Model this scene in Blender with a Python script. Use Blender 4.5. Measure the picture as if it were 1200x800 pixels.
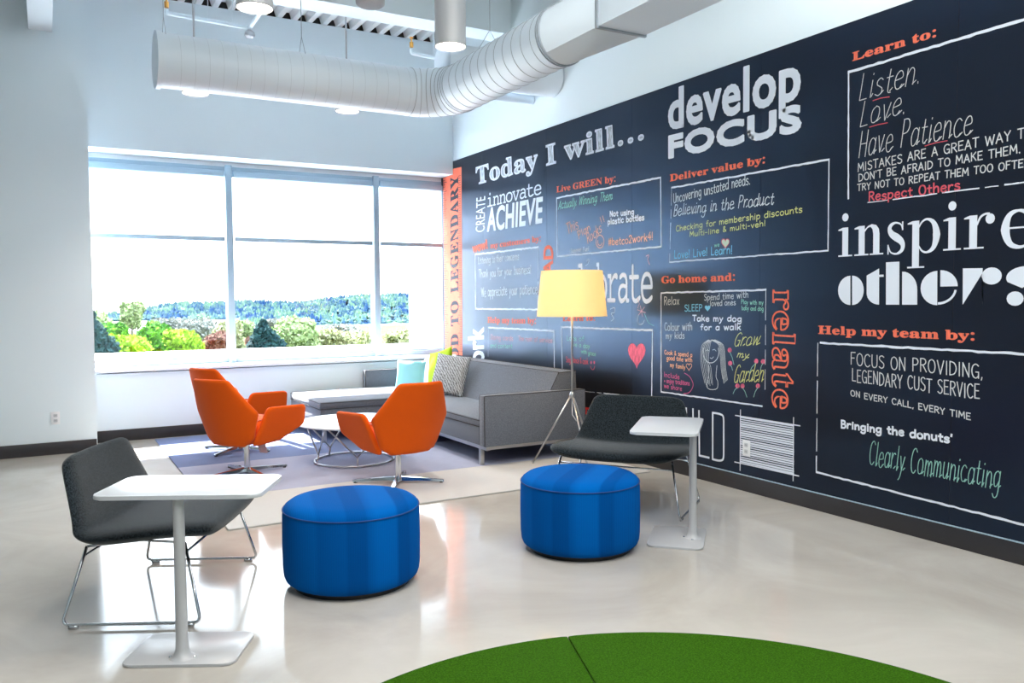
import bpy, bmesh, math, random
from math import sin, cos, pi, radians, sqrt, atan2
from mathutils import Vector, Matrix, noise
for o in list(bpy.data.objects): bpy.data.objects.remove(o, do_unlink=True)
S = bpy.context.scene
C = S.collection
random.seed(7)

# ------------------------------------------------------------------ camera
cam = bpy.data.cameras.new('camera'); camo = bpy.data.objects.new('camera', cam); C.objects.link(camo)
R_ = Vector((0.86965, -0.49361, -0.007077)); U_ = Vector((0.030503, 0.039421, 0.998757)); F_ = Vector((0.492719, 0.868789, -0.04934))
M = Matrix((R_, U_, -F_)).transposed().to_4x4(); M.translation = (0, 0, 1.42)
camo.matrix_world = M
cam.sensor_width = 36; cam.lens = 963.2 / 1200 * 36; cam.clip_start = .05; cam.clip_end = 3000
S.camera = camo

# ------------------------------------------------------------------ exposure, sky, sun
S.view_settings.view_transform = 'Standard'; S.view_settings.look = 'None'
S.view_settings.gamma = 1; S.view_settings.use_curve_mapping = False
S.view_settings.exposure = 0.8
w = bpy.data.worlds.new('sky'); S.world = w; w.use_nodes = True
nt = w.node_tree; nt.nodes.clear()
tc = nt.nodes.new('ShaderNodeTexCoord'); sp = nt.nodes.new('ShaderNodeSeparateXYZ'); cr = nt.nodes.new('ShaderNodeValToRGB')
bg = nt.nodes.new('ShaderNodeBackground'); wo = nt.nodes.new('ShaderNodeOutputWorld')
nt.links.new(tc.outputs['Generated'], sp.inputs[0]); nt.links.new(sp.outputs['Z'], cr.inputs[0])
e = cr.color_ramp.elements
e[0].position = 0.0; e[0].color = (.96, .98, 1, 1)
e[1].position = 1.0; e[1].color = (.42, .62, 1, 1)
k = cr.color_ramp.elements.new(.25); k.color = (.82, .92, 1, 1)
nt.links.new(cr.outputs[0], bg.inputs[0]); bg.inputs[1].default_value = 5.0
nt.links.new(bg.outputs[0], wo.inputs[0])

sun = bpy.data.lights.new('sun', 'SUN'); suno = bpy.data.objects.new('sun', sun); C.objects.link(suno)
sun.energy = 24.0; sun.angle = radians(.6); sun.color = (1, .96, .9)
suno.rotation_euler = Vector((.19, -1, -1.37)).to_track_quat('-Z', 'Y').to_euler()
suno.location = (-2, 20, 20)

def area(name, loc, rot, sx, sy, power, color):
    l = bpy.data.lights.new(name, 'AREA'); o = bpy.data.objects.new(name, l); C.objects.link(o)
    l.shape = 'RECTANGLE'; l.size = sx; l.size_y = sy; l.energy = power; l.color = color
    o.location = loc; o.rotation_euler = rot
    return o
area('added_overhead_fill', (2.0, 1.0, 4.4), (0, 0, 0), 4, 5, 215, (1, .97, .92))  # unseen fill lamp, added to brighten the floor and room

# ------------------------------------------------------------------ materials
def mat(name, col, rough=.6, metal=0, spec=.5, bump=0, bscale=200, var=0, vscale=30, sheen=0, coat=0, trans=0):
    m = bpy.data.materials.new(name); m.use_nodes = True; n = m.node_tree; b = n.nodes['Principled BSDF']
    b.inputs['Base Color'].default_value = (*col, 1); b.inputs['Roughness'].default_value = rough
    b.inputs['Metallic'].default_value = metal; b.inputs['Specular IOR Level'].default_value = spec
    if sheen: b.inputs['Sheen Weight'].default_value = sheen; b.inputs['Sheen Roughness'].default_value = .4
    if coat: b.inputs['Coat Weight'].default_value = coat; b.inputs['Coat Roughness'].default_value = .05
    if trans: b.inputs['Transmission Weight'].default_value = trans
    if bump or var:
        t = n.nodes.new('ShaderNodeTexCoord')
    if bump:
        z = n.nodes.new('ShaderNodeTexNoise'); z.inputs['Scale'].default_value = bscale; z.inputs['Detail'].default_value = 3
        u = n.nodes.new('ShaderNodeBump'); u.inputs['Strength'].default_value = bump; u.inputs['Distance'].default_value = .003
        n.links.new(t.outputs['Object'], z.inputs['Vector']); n.links.new(z.outputs['Fac'], u.inputs['Height']); n.links.new(u.outputs[0], b.inputs['Normal'])
    if var:
        z = n.nodes.new('ShaderNodeTexNoise'); z.inputs['Scale'].default_value = vscale; z.inputs['Detail'].default_value = 4
        r = n.nodes.new('ShaderNodeMix'); r.data_type = 'RGBA'
        r.inputs['A'].default_value = (*[c * (1 - var) for c in col], 1); r.inputs['B'].default_value = (*[min(1, c * (1 + var)) for c in col], 1)
        g = n.nodes.new('ShaderNodeMapRange'); g.inputs['From Min'].default_value = .36; g.inputs['From Max'].default_value = .64
        n.links.new(t.outputs['Object'], z.inputs['Vector']); n.links.new(z.outputs['Fac'], g.inputs['Value']); n.links.new(g.outputs[0], r.inputs['Factor']); n.links.new(r.outputs['Result'], b.inputs['Base Color'])
    return m
def emit(name, col, s):
    m = bpy.data.materials.new(name); m.use_nodes = True; b = m.node_tree.nodes['Principled BSDF']
    b.inputs['Base Color'].default_value = (*col, 1); b.inputs['Emission Color'].default_value = (*col, 1); b.inputs['Emission Strength'].default_value = s
    return m
def glassmat(name, tint=(1, 1, 1)):
    m = bpy.data.materials.new(name); m.use_nodes = True; n = m.node_tree; n.nodes.clear()
    o = n.nodes.new('ShaderNodeOutputMaterial'); t = n.nodes.new('ShaderNodeBsdfTransparent'); g = n.nodes.new('ShaderNodeBsdfGlossy')
    g.inputs['Roughness'].default_value = .01; t.inputs[0].default_value = (*tint, 1)
    x = n.nodes.new('ShaderNodeMixShader'); x.inputs[0].default_value = .05
    n.links.new(t.outputs[0], x.inputs[1]); n.links.new(g.outputs[0], x.inputs[2]); n.links.new(x.outputs[0], o.inputs[0])
    return m
def translucent(name, col, tr=.6, see=0.0):
    m = bpy.data.materials.new(name); m.use_nodes = True; n = m.node_tree; n.nodes.clear()
    o = n.nodes.new('ShaderNodeOutputMaterial'); d = n.nodes.new('ShaderNodeBsdfDiffuse'); t = n.nodes.new('ShaderNodeBsdfTranslucent'); x = n.nodes.new('ShaderNodeMixShader')
    d.inputs[0].default_value = (*col, 1); t.inputs[0].default_value = (*col, 1); x.inputs[0].default_value = tr
    n.links.new(d.outputs[0], x.inputs[1]); n.links.new(t.outputs[0], x.inputs[2])
    if see:
        y = n.nodes.new('ShaderNodeMixShader'); p = n.nodes.new('ShaderNodeBsdfTransparent'); y.inputs[0].default_value = see
        n.links.new(x.outputs[0], y.inputs[1]); n.links.new(p.outputs[0], y.inputs[2]); n.links.new(y.outputs[0], o.inputs[0])
    else: n.links.new(x.outputs[0], o.inputs[0])
    return m
def concrete():
    m = mat('polished_concrete', (.55, .53, .5), .13, spec=.4)
    n = m.node_tree; b = n.nodes['Principled BSDF']; t = n.nodes.new('ShaderNodeTexCoord')
    z = n.nodes.new('ShaderNodeTexNoise'); z.inputs['Scale'].default_value = 1.1; z.inputs['Detail'].default_value = 7; z.inputs['Roughness'].default_value = .6; z.inputs['Distortion'].default_value = .8
    r = n.nodes.new('ShaderNodeValToRGB'); q = r.color_ramp.elements
    q[0].position = .3; q[0].color = (.41, .385, .35, 1); q[1].position = .72; q[1].color = (.54, .515, .475, 1)
    n.links.new(t.outputs['Object'], z.inputs['Vector']); n.links.new(z.outputs['Fac'], r.inputs[0]); n.links.new(r.outputs[0], b.inputs['Base Color'])
    z2 = n.nodes.new('ShaderNodeTexNoise'); z2.inputs['Scale'].default_value = 2.3; z2.inputs['Detail'].default_value = 5
    mr = n.nodes.new('ShaderNodeMapRange'); mr.inputs['To Min'].default_value = .05; mr.inputs['To Max'].default_value = .15
    n.links.new(t.outputs['Object'], z2.inputs['Vector']); n.links.new(z2.outputs['Fac'], mr.inputs['Value']); n.links.new(mr.outputs[0], b.inputs['Roughness'])
    return m
def carpet(name, col, var=.16):
    m = mat(name, col, .95, spec=.1, bump=.8, bscale=260)
    n = m.node_tree; b = n.nodes['Principled BSDF']; t = n.nodes.new('ShaderNodeTexCoord'); mp = n.nodes.new('ShaderNodeMapping'); mp.inputs['Scale'].default_value = (6, 70, 1)
    z = n.nodes.new('ShaderNodeTexNoise'); z.inputs['Scale'].default_value = 2; z.inputs['Detail'].default_value = 6
    r = n.nodes.new('ShaderNodeMix'); r.data_type = 'RGBA'
    r.inputs['A'].default_value = (*[c * (1 - var) for c in col], 1); r.inputs['B'].default_value = (*[c * (1 + var) for c in col], 1)
    n.links.new(t.outputs['Object'], mp.inputs[0]); n.links.new(mp.outputs[0], z.inputs['Vector']); n.links.new(z.outputs['Fac'], r.inputs['Factor']); n.links.new(r.outputs['Result'], b.inputs['Base Color'])
    return m
def striped_blue():
    m = mat('blue_woven', (.0, .2, .72), .95, spec=.05, bump=.25, bscale=350)
    n = m.node_tree; b = n.nodes['Principled BSDF']; t = n.nodes.new('ShaderNodeTexCoord'); s = n.nodes.new('ShaderNodeSeparateXYZ')
    mr = n.nodes.new('ShaderNodeMapRange'); mr.inputs['From Min'].default_value = -.345; mr.inputs['From Max'].default_value = .345
    r = n.nodes.new('ShaderNodeValToRGB'); r.color_ramp.interpolation = 'LINEAR'; q = r.color_ramp.elements
    A = (.0, .085, .34, 1); B = (.0, .068, .28, 1); D = (.0, .105, .41, 1)
    q[0].position = 0; q[0].color = A; q[1].position = 1; q[1].color = D
    for p, c in ((.1, D), (.2, D), (.23, A), (.4, A), (.42, B), (.54, B), (.56, A), (.62, D), (.76, D), (.78, B), (.86, B), (.88, A)):
        x = q.new(p); x.color = c
    w1 = n.nodes.new('ShaderNodeTexWave'); w1.inputs['Scale'].default_value = 40; w1.bands_direction = 'X'
    mx = n.nodes.new('ShaderNodeMix'); mx.data_type = 'RGBA'; mx.blend_type = 'MULTIPLY'; mx.inputs['Factor'].default_value = .1
    n.links.new(t.outputs['Object'], s.inputs[0]); n.links.new(s.outputs['X'], mr.inputs['Value']); n.links.new(mr.outputs[0], r.inputs[0]); n.links.new(t.outputs['Object'], w1.inputs['Vector'])
    n.links.new(r.outputs[0], mx.inputs['A']); n.links.new(w1.outputs['Color'], mx.inputs['B']); n.links.new(mx.outputs['Result'], b.inputs['Base Color'])
    return m
def zigzag():
    m = mat('zigzag_cotton', (.7, .7, .7), .9, spec=.1)
    n = m.node_tree; b = n.nodes['Principled BSDF']; t = n.nodes.new('ShaderNodeTexCoord'); w1 = n.nodes.new('ShaderNodeTexWave')
    w1.wave_type = 'BANDS'; w1.bands_direction = 'DIAGONAL'; w1.inputs['Scale'].default_value = 17; w1.inputs['Distortion'].default_value = 5; w1.inputs['Detail Scale'].default_value = 2
    r = n.nodes.new('ShaderNodeValToRGB'); q = r.color_ramp.elements; q[0].position = .3; q[0].color = (.2, .2, .2, 1); q[1].position = .5; q[1].color = (.5, .51, .52, 1)
    n.links.new(t.outputs['Object'], w1.inputs['Vector']); n.links.new(w1.outputs['Fac'], r.inputs[0]); n.links.new(r.outputs[0], b.inputs['Base Color'])
    return m
def leafy(name, a, b_, sc):
    m = mat(name, a, .8, spec=.1); n = m.node_tree; b = n.nodes['Principled BSDF']; t = n.nodes.new('ShaderNodeTexCoord')
    z = n.nodes.new('ShaderNodeTexNoise'); z.inputs['Scale'].default_value = sc; z.inputs['Detail'].default_value = 5; z.inputs['Roughness'].default_value = .75
    r = n.nodes.new('ShaderNodeValToRGB'); q = r.color_ramp.elements; q[0].position = .4; q[0].color = (*a, 1); q[1].position = .62; q[1].color = (*b_, 1)
    n.links.new(t.outputs['Object'], z.inputs['Vector']); n.links.new(z.outputs['Fac'], r.inputs[0]); n.links.new(r.outputs[0], b.inputs['Base Color'])
    return m

WALL = mat('painted_wall', (.78, .885, .94), .55, spec=.3, bump=.05, bscale=60)
FLOOR = concrete()
CEIL = mat('white_deck', (.80, .85, .87), .5)
DARKB = mat('dark_rubber_base', (.024, .023, .027), .4)
FRAME = mat('pale_aluminium', (.36, .48, .58), .35, spec=.5)
SILL = mat('white_sill', (.85, .87, .9), .4)
GLASS = glassmat('window_glass')
BLIND = translucent('blind_cloth', (.9, .95, 1), .62, .12)
STRIPM = translucent('translucent_strip', (.95, .97, 1), .7, .35)
MURAL = mat('chalkboard_vinyl', (.0125, .0100, .0085), .28, spec=.85, bump=.06, bscale=90)
MURAL.node_tree.nodes['Principled BSDF'].inputs['Specular Tint'].default_value = (.15, .46, 1, 1)  # blue of the window glare put into the specular tint
SEAM = mat('seam_shadow', (.008, .008, .01), .6)
CHROME = mat('chrome', (.62, .64, .67), .13, metal=1)
STEEL = mat('brushed_steel', (.55, .55, .56), .28, metal=1)
WHITEM = mat('white_powdercoat', (.46, .47, .49), .3, spec=.5)
TOPM = mat('white_laminate', (.58, .61, .65), .28, spec=.5)
ORANGE = mat('orange_felt', (.72, .095, .002), .85, spec=.15, bump=.35, bscale=420, var=.06, vscale=260, sheen=.15)
GREYF = mat('charcoal_felt', (.019, .026, .032), .95, spec=.1, bump=.7, bscale=320, var=.7, vscale=150, sheen=.3)
SOFA = mat('grey_sofa_weave', (.14, .155, .185), .9, spec=.15, bump=.6, bscale=300, var=.25, vscale=160, sheen=.35)
PIPE = mat('dark_piping', (.05, .05, .055), .8)
BLUE = striped_blue()
BLUEP = mat('blue_piping', (0, .045, .2), .8)
BLACK = mat('black_plastic', (.012, .012, .012), .4)
TURF = mat('green_turf', (.028, .095, .002), .95, spec=.1, bump=1, bscale=300, var=.3, vscale=160)
DUCT = mat('white_duct', (.75, .84, .92), .42, metal=.0, spec=.5)
DSEAM = mat('duct_seam', (.36, .41, .46), .5)
PINK = mat('hang_tag_paper', (.8, .6, .6), .8)
GOLD = mat('brass', (.8, .4, .1), .3, metal=1)
DOWN = emit('downlight_lens', (1, .86, .7), 9)

# ------------------------------------------------------------------ helpers
def link(name, me, m, parent=None, smooth=False, loc=None, rot=None):
    o = bpy.data.objects.new(name, me); C.objects.link(o)
    if m is not None:
        for q in (m if isinstance(m, (list, tuple)) else [m]): me.materials.append(q)
    if parent is not None: o.parent = parent
    if smooth:
        for p in me.polygons: p.use_smooth = True
    if loc is not None: o.location = loc
    if rot is not None: o.rotation_euler = rot
    return o
def thing(name, label, cat, loc=(0, 0, 0), rz=0, group=None):
    o = bpy.data.objects.new(name, None); C.objects.link(o); o.empty_display_size = .1
    o.location = loc; o.rotation_euler = (0, 0, rz); o['label'] = label; o['category'] = cat
    if group: o['group'] = group
    return o
def tag(o, label, cat, group=None, kind=None):
    o['label'] = label; o['category'] = cat
    if group: o['group'] = group
    if kind: o['kind'] = kind
    return o
def struct(o): o['kind'] = 'structure'; return o
def frames(pts, closed=False):
    n = len(pts); T = []
    for i in range(n):
        a = pts[(i - 1) % n] if closed or i > 0 else pts[0]; b = pts[(i + 1) % n] if closed or i < n - 1 else pts[-1]
        T.append((b - a).normalized())
    u = T[0].orthogonal().normalized(); out = []
    for i in range(n):
        u = (u - T[i] * u.dot(T[i]))
        u = u.normalized() if u.length > 1e-6 else T[i].orthogonal().normalized()
        out.append((T[i], u, T[i].cross(u)))
    return out
class MB:
    def __init__(s): s.bm = bmesh.new()
    def box(s, x0, x1, y0, y1, z0, z1, bev=0, seg=2):
        r = bmesh.ops.create_cube(s.bm, size=1); vs = r['verts']
        for v in vs: v.co = Vector(((x0 + x1) / 2 + v.co.x * (x1 - x0), (y0 + y1) / 2 + v.co.y * (y1 - y0), (z0 + z1) / 2 + v.co.z * (z1 - z0)))
        if bev:
            ed = list({e for v in vs for e in v.link_edges})
            bmesh.ops.bevel(s.bm, geom=ed, offset=bev, segments=seg, affect='EDGES', profile=.5)
        return s
    def tube(s, pts, r, n=10, closed=False, caps=True):
        pts = [Vector(p) for p in pts]; fr = frames(pts, closed); rings = []
        for i, (p, (t, u, v)) in enumerate(zip(pts, fr)):
            rr = r[i] if isinstance(r, (list, tuple)) else r
            rings.append([s.bm.verts.new(p + (u * cos(2 * pi * k / n) + v * sin(2 * pi * k / n)) * rr) for k in range(n)])
        m = len(rings)
        for i in range(m if closed else m - 1):
            A, B = rings[i], rings[(i + 1) % m]
            for k in range(n): s.bm.faces.new((A[k], A[(k + 1) % n], B[(k + 1) % n], B[k]))
        if caps and not closed: s.bm.faces.new(rings[0][::-1]); s.bm.faces.new(rings[-1])
        return s
    def lathe(s, prof, n=48, c=(0, 0, 0), close=False):
        c = Vector(c); rings = []
        for r, z in prof:
            if r < 1e-5: rings.append([s.bm.verts.new(c + Vector((0, 0, z)))])
            else: rings.append([s.bm.verts.new(c + Vector((r * cos(2 * pi * k / n), r * sin(2 * pi * k / n), z))) for k in range(n)])
        m = len(rings)
        for i in range(m if close else m - 1):
            A, B = rings[i], rings[(i + 1) % m]
            for k in range(n):
                l = (k + 1) % n
                if len(A) == 1 and len(B) == 1: continue
                if len(A) == 1: s.bm.faces.new((A[0], B[k], B[l]))
                elif len(B) == 1: s.bm.faces.new((A[k], A[l], B[0]))
                else: s.bm.faces.new((A[k], A[l], B[l], B[k]))
        return s
    def prism(s, poly, z0, z1, bev=0, mp=None, seg=2):
        """extrude polygon (x,y) between z0 and z1; mp maps (x,y,z)->world"""
        mp = mp or (lambda x, y, z: (x, y, z))
        a = [s.bm.verts.new(mp(x, y, z0)) for x, y in poly]; b = [s.bm.verts.new(mp(x, y, z1)) for x, y in poly]
        n = len(poly); f0 = s.bm.faces.new(a[::-1]); f1 = s.bm.faces.new(b)
        for i in range(n): s.bm.faces.new((a[i], a[(i + 1) % n], b[(i + 1) % n], b[i]))
        if bev:
            ed = list(set(f0.edges) | set(f1.edges)); bmesh.ops.bevel(s.bm, geom=ed, offset=bev, segments=seg, affect='EDGES', profile=.5)
        return s
    def slab(s, outline, t, mp):
        n = len(outline); cx = sum(p[0] for p in outline) / n; cy = sum(p[1] for p in outline) / n
        prof = [(-1, t * .5), (-.55, t * .5), (-.25, t * .5), (.6 * t, t * .5), (.28 * t, t * .44), (.08 * t, t * .25), (0, 0), (.08 * t, -t * .25), (.28 * t, -t * .44), (.6 * t, -t * .5), (-.25, -t * .5), (-.55, -t * .5), (-1, -t * .5)]
        rings = []
        for d, w in prof:
            if d == -1: rings.append([s.bm.verts.new(mp(cx, cy, w))]); continue
            ring = []
            for x, y in outline:
                q = (1 + d) if d < 0 else 1 - d / max(1e-6, sqrt((x - cx) ** 2 + (y - cy) ** 2))
                if d < 0: q = {-.55: .45, -.25: .78}[d]
                ring.append(s.bm.verts.new(mp(cx + (x - cx) * q, cy + (y - cy) * q, w)))
            rings.append(ring)
        for i in range(len(rings) - 1):
            A, B = rings[i], rings[i + 1]
            for k in range(n):
                l = (k + 1) % n
                if len(A) == 1: s.bm.faces.new((A[0], B[k], B[l]))
                elif len(B) == 1: s.bm.faces.new((A[l], A[k], B[0]))
                else: s.bm.faces.new((A[k], B[k], B[l], A[l]))
        return s
    def build(s, name, m, parent=None, smooth=False, loc=None, rot=None, flat_angle=None):
        bmesh.ops.recalc_face_normals(s.bm, faces=s.bm.faces[:])
        me = bpy.data.meshes.new(name); s.bm.to_mesh(me); s.bm.free()
        o = link(name, me, m, parent, smooth, loc, rot)
        if smooth and flat_angle: me.set_sharp_from_angle(angle=radians(flat_angle))
        return o
def bx(name, m, parent, *a, bev=0, smooth=False):
    return MB().box(*a, bev=bev).build(name, m, parent, smooth=smooth or bev > 0, flat_angle=35)
def rpoly(pts, r, seg=5):
    """round the corners of a polygon"""
    out = []; n = len(pts)
    for i in range(n):
        p = Vector(pts[i][:2]); a = Vector(pts[i - 1][:2]); b = Vector(pts[(i + 1) % n][:2])
        rr = pts[i][2] if len(pts[i]) > 2 else r
        d1 = (a - p); d2 = (b - p); ang = d1.angle(d2); k = min(rr / math.tan(ang / 2), d1.length * .48, d2.length * .48)
        s0 = p + d1.normalized() * k; s1 = p + d2.normalized() * k
        for j in range(seg + 1):
            t = j / seg; q = s0 * (1 - t) ** 2 + p * 2 * t * (1 - t) + s1 * t * t; out.append((q.x, q.y))
    return out
def dense(pts, step=.05):
    out = []; n = len(pts)
    for i in range(n):
        a = Vector(pts[i]); b = Vector(pts[(i + 1) % n]); k = max(1, int((b - a).length / step))
        for j in range(k): q = a.lerp(b, j / k); out.append((q.x, q.y))
    return out
def arcpath(pts, r, seg=6):
    """round the inner corners of a 3-D polyline"""
    P = [Vector(p) for p in pts]; out = [P[0]]
    for i in range(1, len(P) - 1):
        a, p, b = P[i - 1], P[i], P[i + 1]; k = min(r, (a - p).length * .45, (b - p).length * .45)
        s0 = p + (a - p).normalized() * k; s1 = p + (b - p).normalized() * k
        for j in range(seg + 1): t = j / seg; out.append(s0 * (1 - t) ** 2 + p * 2 * t * (1 - t) + s1 * t * t)
    return out + [P[-1]]

# ------------------------------------------------------------------ room shell
XR, YB, YW, YC = 4.479, 9.35, 9.70, 8.85
ZC = 4.58
def sbox(name, m, *a, bev=0, parent=None): return struct(bx(name, m, parent, *a, bev=bev))
sbox('floor', FLOOR, -6, XR + .2, -4, 10, -.2, 0)
sbox('wall_right', WALL, XR, XR + .2, -4, 10, 0, ZC + .3)
mb = MB(); mb.box(-6, XR, YB, 10, 3.0, ZC); mb.box(-6, XR, YB, 10, 0, .70); mb.box(-6, -.3, YB, 10, .7, 3.0)
struct(mb.build('wall_back', WALL))
sbox('wall_left', WALL, -6, .401, YC, YB, 0, ZC)
sbox('wall_side', WALL, -6.2, -6, -4, 10, 0, ZC + .3)
mb = MB(); mb.box(-6, XR, -4.2, -4, 0, ZC + .3); struct(mb.build('wall_front', WALL))
sbox('baseboard_right', DARKB, XR - .016, XR, -4, YB, 0, .116, bev=.003)
sbox('trim_1', FRAME, XR - .018, XR, -4, YB, .116, .121)  # glint on the baseboard's top edge, modelled as a pale strip
sbox('baseboard_back', DARKB, .401, XR - .016, YB - .014, YB, 0, .119, bev=.003)
sbox('baseboard_left', DARKB, -6, .396, YC - .014, YC, 0, .119, bev=.003)
# corrugated deck ceiling, flutes run towards the window wall
mb = MB(); per = .17; x = -6.0; prof = []
while x < XR + .15: prof += [(x, ZC), (x + .06, ZC), (x + .085, ZC + .075), (x + .145, ZC + .075)]; x += per
bm = mb.bm; A = [bm.verts.new((px, -4, pz)) for px, pz in prof]; B = [bm.verts.new((px, YB + .02, pz)) for px, pz in prof]
for i in range(len(prof) - 1): bm.faces.new((A[i], A[i + 1], B[i + 1], B[i]))
struct(mb.build('ceiling', CEIL))
sbox('ceiling_slab', WALL, -6.2, XR + .2, -4, 10, ZC + .085, ZC + .3)
sbox('trim_2', BLACK, -6, XR, YB + .02, YB + .05, ZC, ZC + .085)  # black strip standing in for the shade inside the open flute ends
# boxed-in beam across the room with a return along the right wall
mb = MB(); mb.box(-6, XR, 7.05, 7.33, 4.0, ZC + .08); mb.box(4.01, XR, -4, 7.05, 4.05, ZC + .08); struct(mb.build('ceiling_beam', WALL))
sbox('ceiling_beam_side', WALL, -.057, .134, -4, YC, 3.94, 4.25)

# windows: three bays, each with frame, pane
def window(n, x0, x1, jl, jr):
    e = bpy.data.objects.new('window_%d' % n, None); C.objects.link(e); e.location = (x0, YW, 0); struct(e)
    W = x1 - x0
    def part(name, m, *a, bev=.004): o = bx(name, m, e, *a, bev=bev); return o
    part('header', FRAME, 0, W, -.01, .10, 2.90, 2.949)
    part('head_trim', SILL, 0, W, 0, .06, 2.949, 3.0, bev=0)
    part('bottom_rail', FRAME, 0, W, -.02, .10, .744, .80)
    if jl: part('left_jamb', FRAME, 0, jl, -.02, .10, .80, 2.90)
    if jr: part('right_jamb', FRAME, W - jr, W, -.02, .10, .80, 2.90)
    part('upper_bead', FRAME, jl, W - jr, .02, .08, 2.84, 2.90)
    part('lower_bead', FRAME, jl, W - jr, .02, .08, .80, .815)
    g = part('pane', GLASS, jl, W - jr, .045, .055, .81, 2.86, bev=0)
    return e
window(1, -.3, 1.825, .05, .028)
window(2, 1.825, 3.563, .028, .028)
w3 = window(3, 3.563, XR, .028, .012)
for i, xm in enumerate((1.825, 3.563)):
    sbox('trim_%d' % (i + 3), FRAME, xm - .03, xm + .045, YW - .06, YW - .02, .744, 2.96, bev=.006)
mb = MB(); mb.box(.401, XR, YB - .035, YW, .712, .744, bev=.008); struct(mb.build('window_sill', SILL))
pane_strip = bx('translucent_strip', STRIPM, w3, .46, XR - 3.563 - .03, .036, .038, .82, 2.1, bev=0)  # thin translucent white strip over the right part of the pane

def blind(x0, x1, label):
    t = thing('roller_blind', label, 'blind', (x0, YW - .045, 2.13), group=None)
    W = x1 - x0
    o = bx('blind_cloth', BLIND, t, 0.01, W - .01, 0, .002, 0.02, .74, bev=0)
    bx('bottom_bar', FRAME, t, 0, W, -.008, .014, -.018, .03, bev=.003)
    bx('head_box', FRAME, t, 0, W, -.03, .03, .70, .765, bev=.01)
blind(.0, 1.78, 'white roller blind half lowered in the leftmost window bay beside the wall projection')
blind(1.885, 3.52, 'white roller blind half lowered in the middle window bay between the mullions')
blind(3.62, 4.46, 'narrow white roller blind half lowered in the right window bay next to the chalkboard')

# outside parapet
tag(bx('outside_parapet', SILL, None, -8, 14, 10.01, 11.3, -.4, .81, bev=.01), 'white parapet ledge running outside below the windows', 'parapet')

# wall outlets
def outlet(label, loc, rz):
    t = thing('wall_outlet', label, 'outlet', loc, rz)
    bx('cover_plate', SILL, t, -.037, .037, -.006, 0, -.06, .06, bev=.004)
    for dz in (-.024, .024):
        s = MB().prism(rpoly([(-.017, -.015), (.017, -.015), (.017, .015), (-.017, .015)], .008), 0, .003, mp=lambda x, y, z: (x, -.0065 - z, y + dz)).build('socket', TOPM, t)
        for dx in (-.006, .006): bx('slot', BLACK, s, dx - .0012, dx + .0012, -.0105, -.009, dz - .004, dz + .005)
outlet('white double power outlet low on the pale wall at far left', (.053, YC, .345), 0)
outlet('white double power outlet on the striped square of the chalkboard wall', (XR - .006, 4.385, .322), -pi / 2)

# ------------------------------------------------------------------ ceiling services
D = thing('air_duct', 'large white round duct turning toward the viewer and ending in a square box', 'duct', (0.83, 7.0, 3.31))
r = .208; L0 = Vector((.83, 7.0, 3.31))
def seg(a, b, rr=r): 
    n = 40; return MB().tube([Vector(a) - L0, Vector(b) - L0], rr, n=n)
seg((.83, 7, 3.31), (2.98, 7, 3.31)).build('duct_run', DUCT, D, True, flat_angle=50)
bxp = MB().tube([Vector((.80, 7, 3.31)) - L0, Vector((.835, 7, 3.31)) - L0], r + .012, n=40).build('end_cap', DUCT, D, True, flat_angle=50)
arc = [Vector((2.90 + .37 * sin(t), 6.63 + .37 * cos(t), 3.31)) - L0 for t in [i * (pi / 2) / 12 for i in range(13)]]
MB().tube(arc, r + .003, n=40).build('elbow', DUCT, D, True, flat_angle=50)
seg((3.27, 6.65, 3.31), (3.27, 4.98, 3.31)).build('duct_branch', DUCT, D, True, flat_angle=50)
seg((3.25, 7.0, 3.62), (XR - .01, 7.0, 3.62), .18).build('duct_stub', DUCT, D, True, flat_angle=50)
# seams of the spiral duct
def ring(c, ax, rr, th=.0035):
    pts = []
    for k in range(40):
        a = 2 * pi * k / 40
        if ax == 'x': pts.append(Vector((c[0] + .03 * k / 40, c[1] + rr * cos(a), c[2] + rr * sin(a))) - L0)
        elif ax == 'y': pts.append(Vector((c[0] + rr * cos(a), c[1], c[2] + rr * sin(a))) - L0)
        else:
            t = ax; rad = 2.0; d = Vector((sin(t), cos(t), 0)); base = Vector((2.90 + .37 * sin(t), 6.63 + .37 * cos(t), 3.31))
            pts.append(base + d * rr * cos(a) + Vector((0, 0, rr * sin(a))) - L0)
    return pts
mb = MB()
x = .95
while x < 2.9: mb.tube(ring((x, 7, 3.31), 'x', r - .0016), .0022, n=4, closed=True); x += .105
for t in (.05, .3, .55, .8, 1.05, 1.3, 1.52): mb.tube(ring(None, t, r + .004), .003, n=4, closed=True)
y = 6.6
while y > 5.0: mb.tube(ring((3.27, y, 3.31), 'y', r + .0005), .0028, n=4, closed=True); y -= .135
o = mb.build('spiral_seam', DSEAM, D)
# round to square transition, flange and square box
n = 40; top, bot, lx, rx = 3.56, 3.30, 3.37, 3.78
bm = bmesh.new(); A = []; B = []
x0, x1, z0, z1 = 3.10, 3.50, 3.16, 3.52
def sqpt(a, cx, cz, hx, hz):
    c, s_ = cos(a), sin(a); k = 1 / max(abs(c), abs(s_)); return (cx + hx * c * k, cz + hz * s_ * k)
BX0, BX1, BZ0, BZ1, YT = 3.30, 3.70, 3.265, 3.56, 4.62
for k in range(n):
    a = 2 * pi * k / n + pi / 4 * 0
    A.append(bm.verts.new(Vector((3.27 + r * cos(a), 4.98, 3.31 + r * sin(a))) - L0))
    sx, sz = sqpt(a, (BX0 + BX1) / 2, (BZ0 + BZ1) / 2, (BX1 - BX0) / 2, (BZ1 - BZ0) / 2)
    B.append(bm.verts.new(Vector((sx, YT, sz)) - L0))
for k in range(n): bm.faces.new((A[k], A[(k + 1) % n], B[(k + 1) % n], B[k]))
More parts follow.
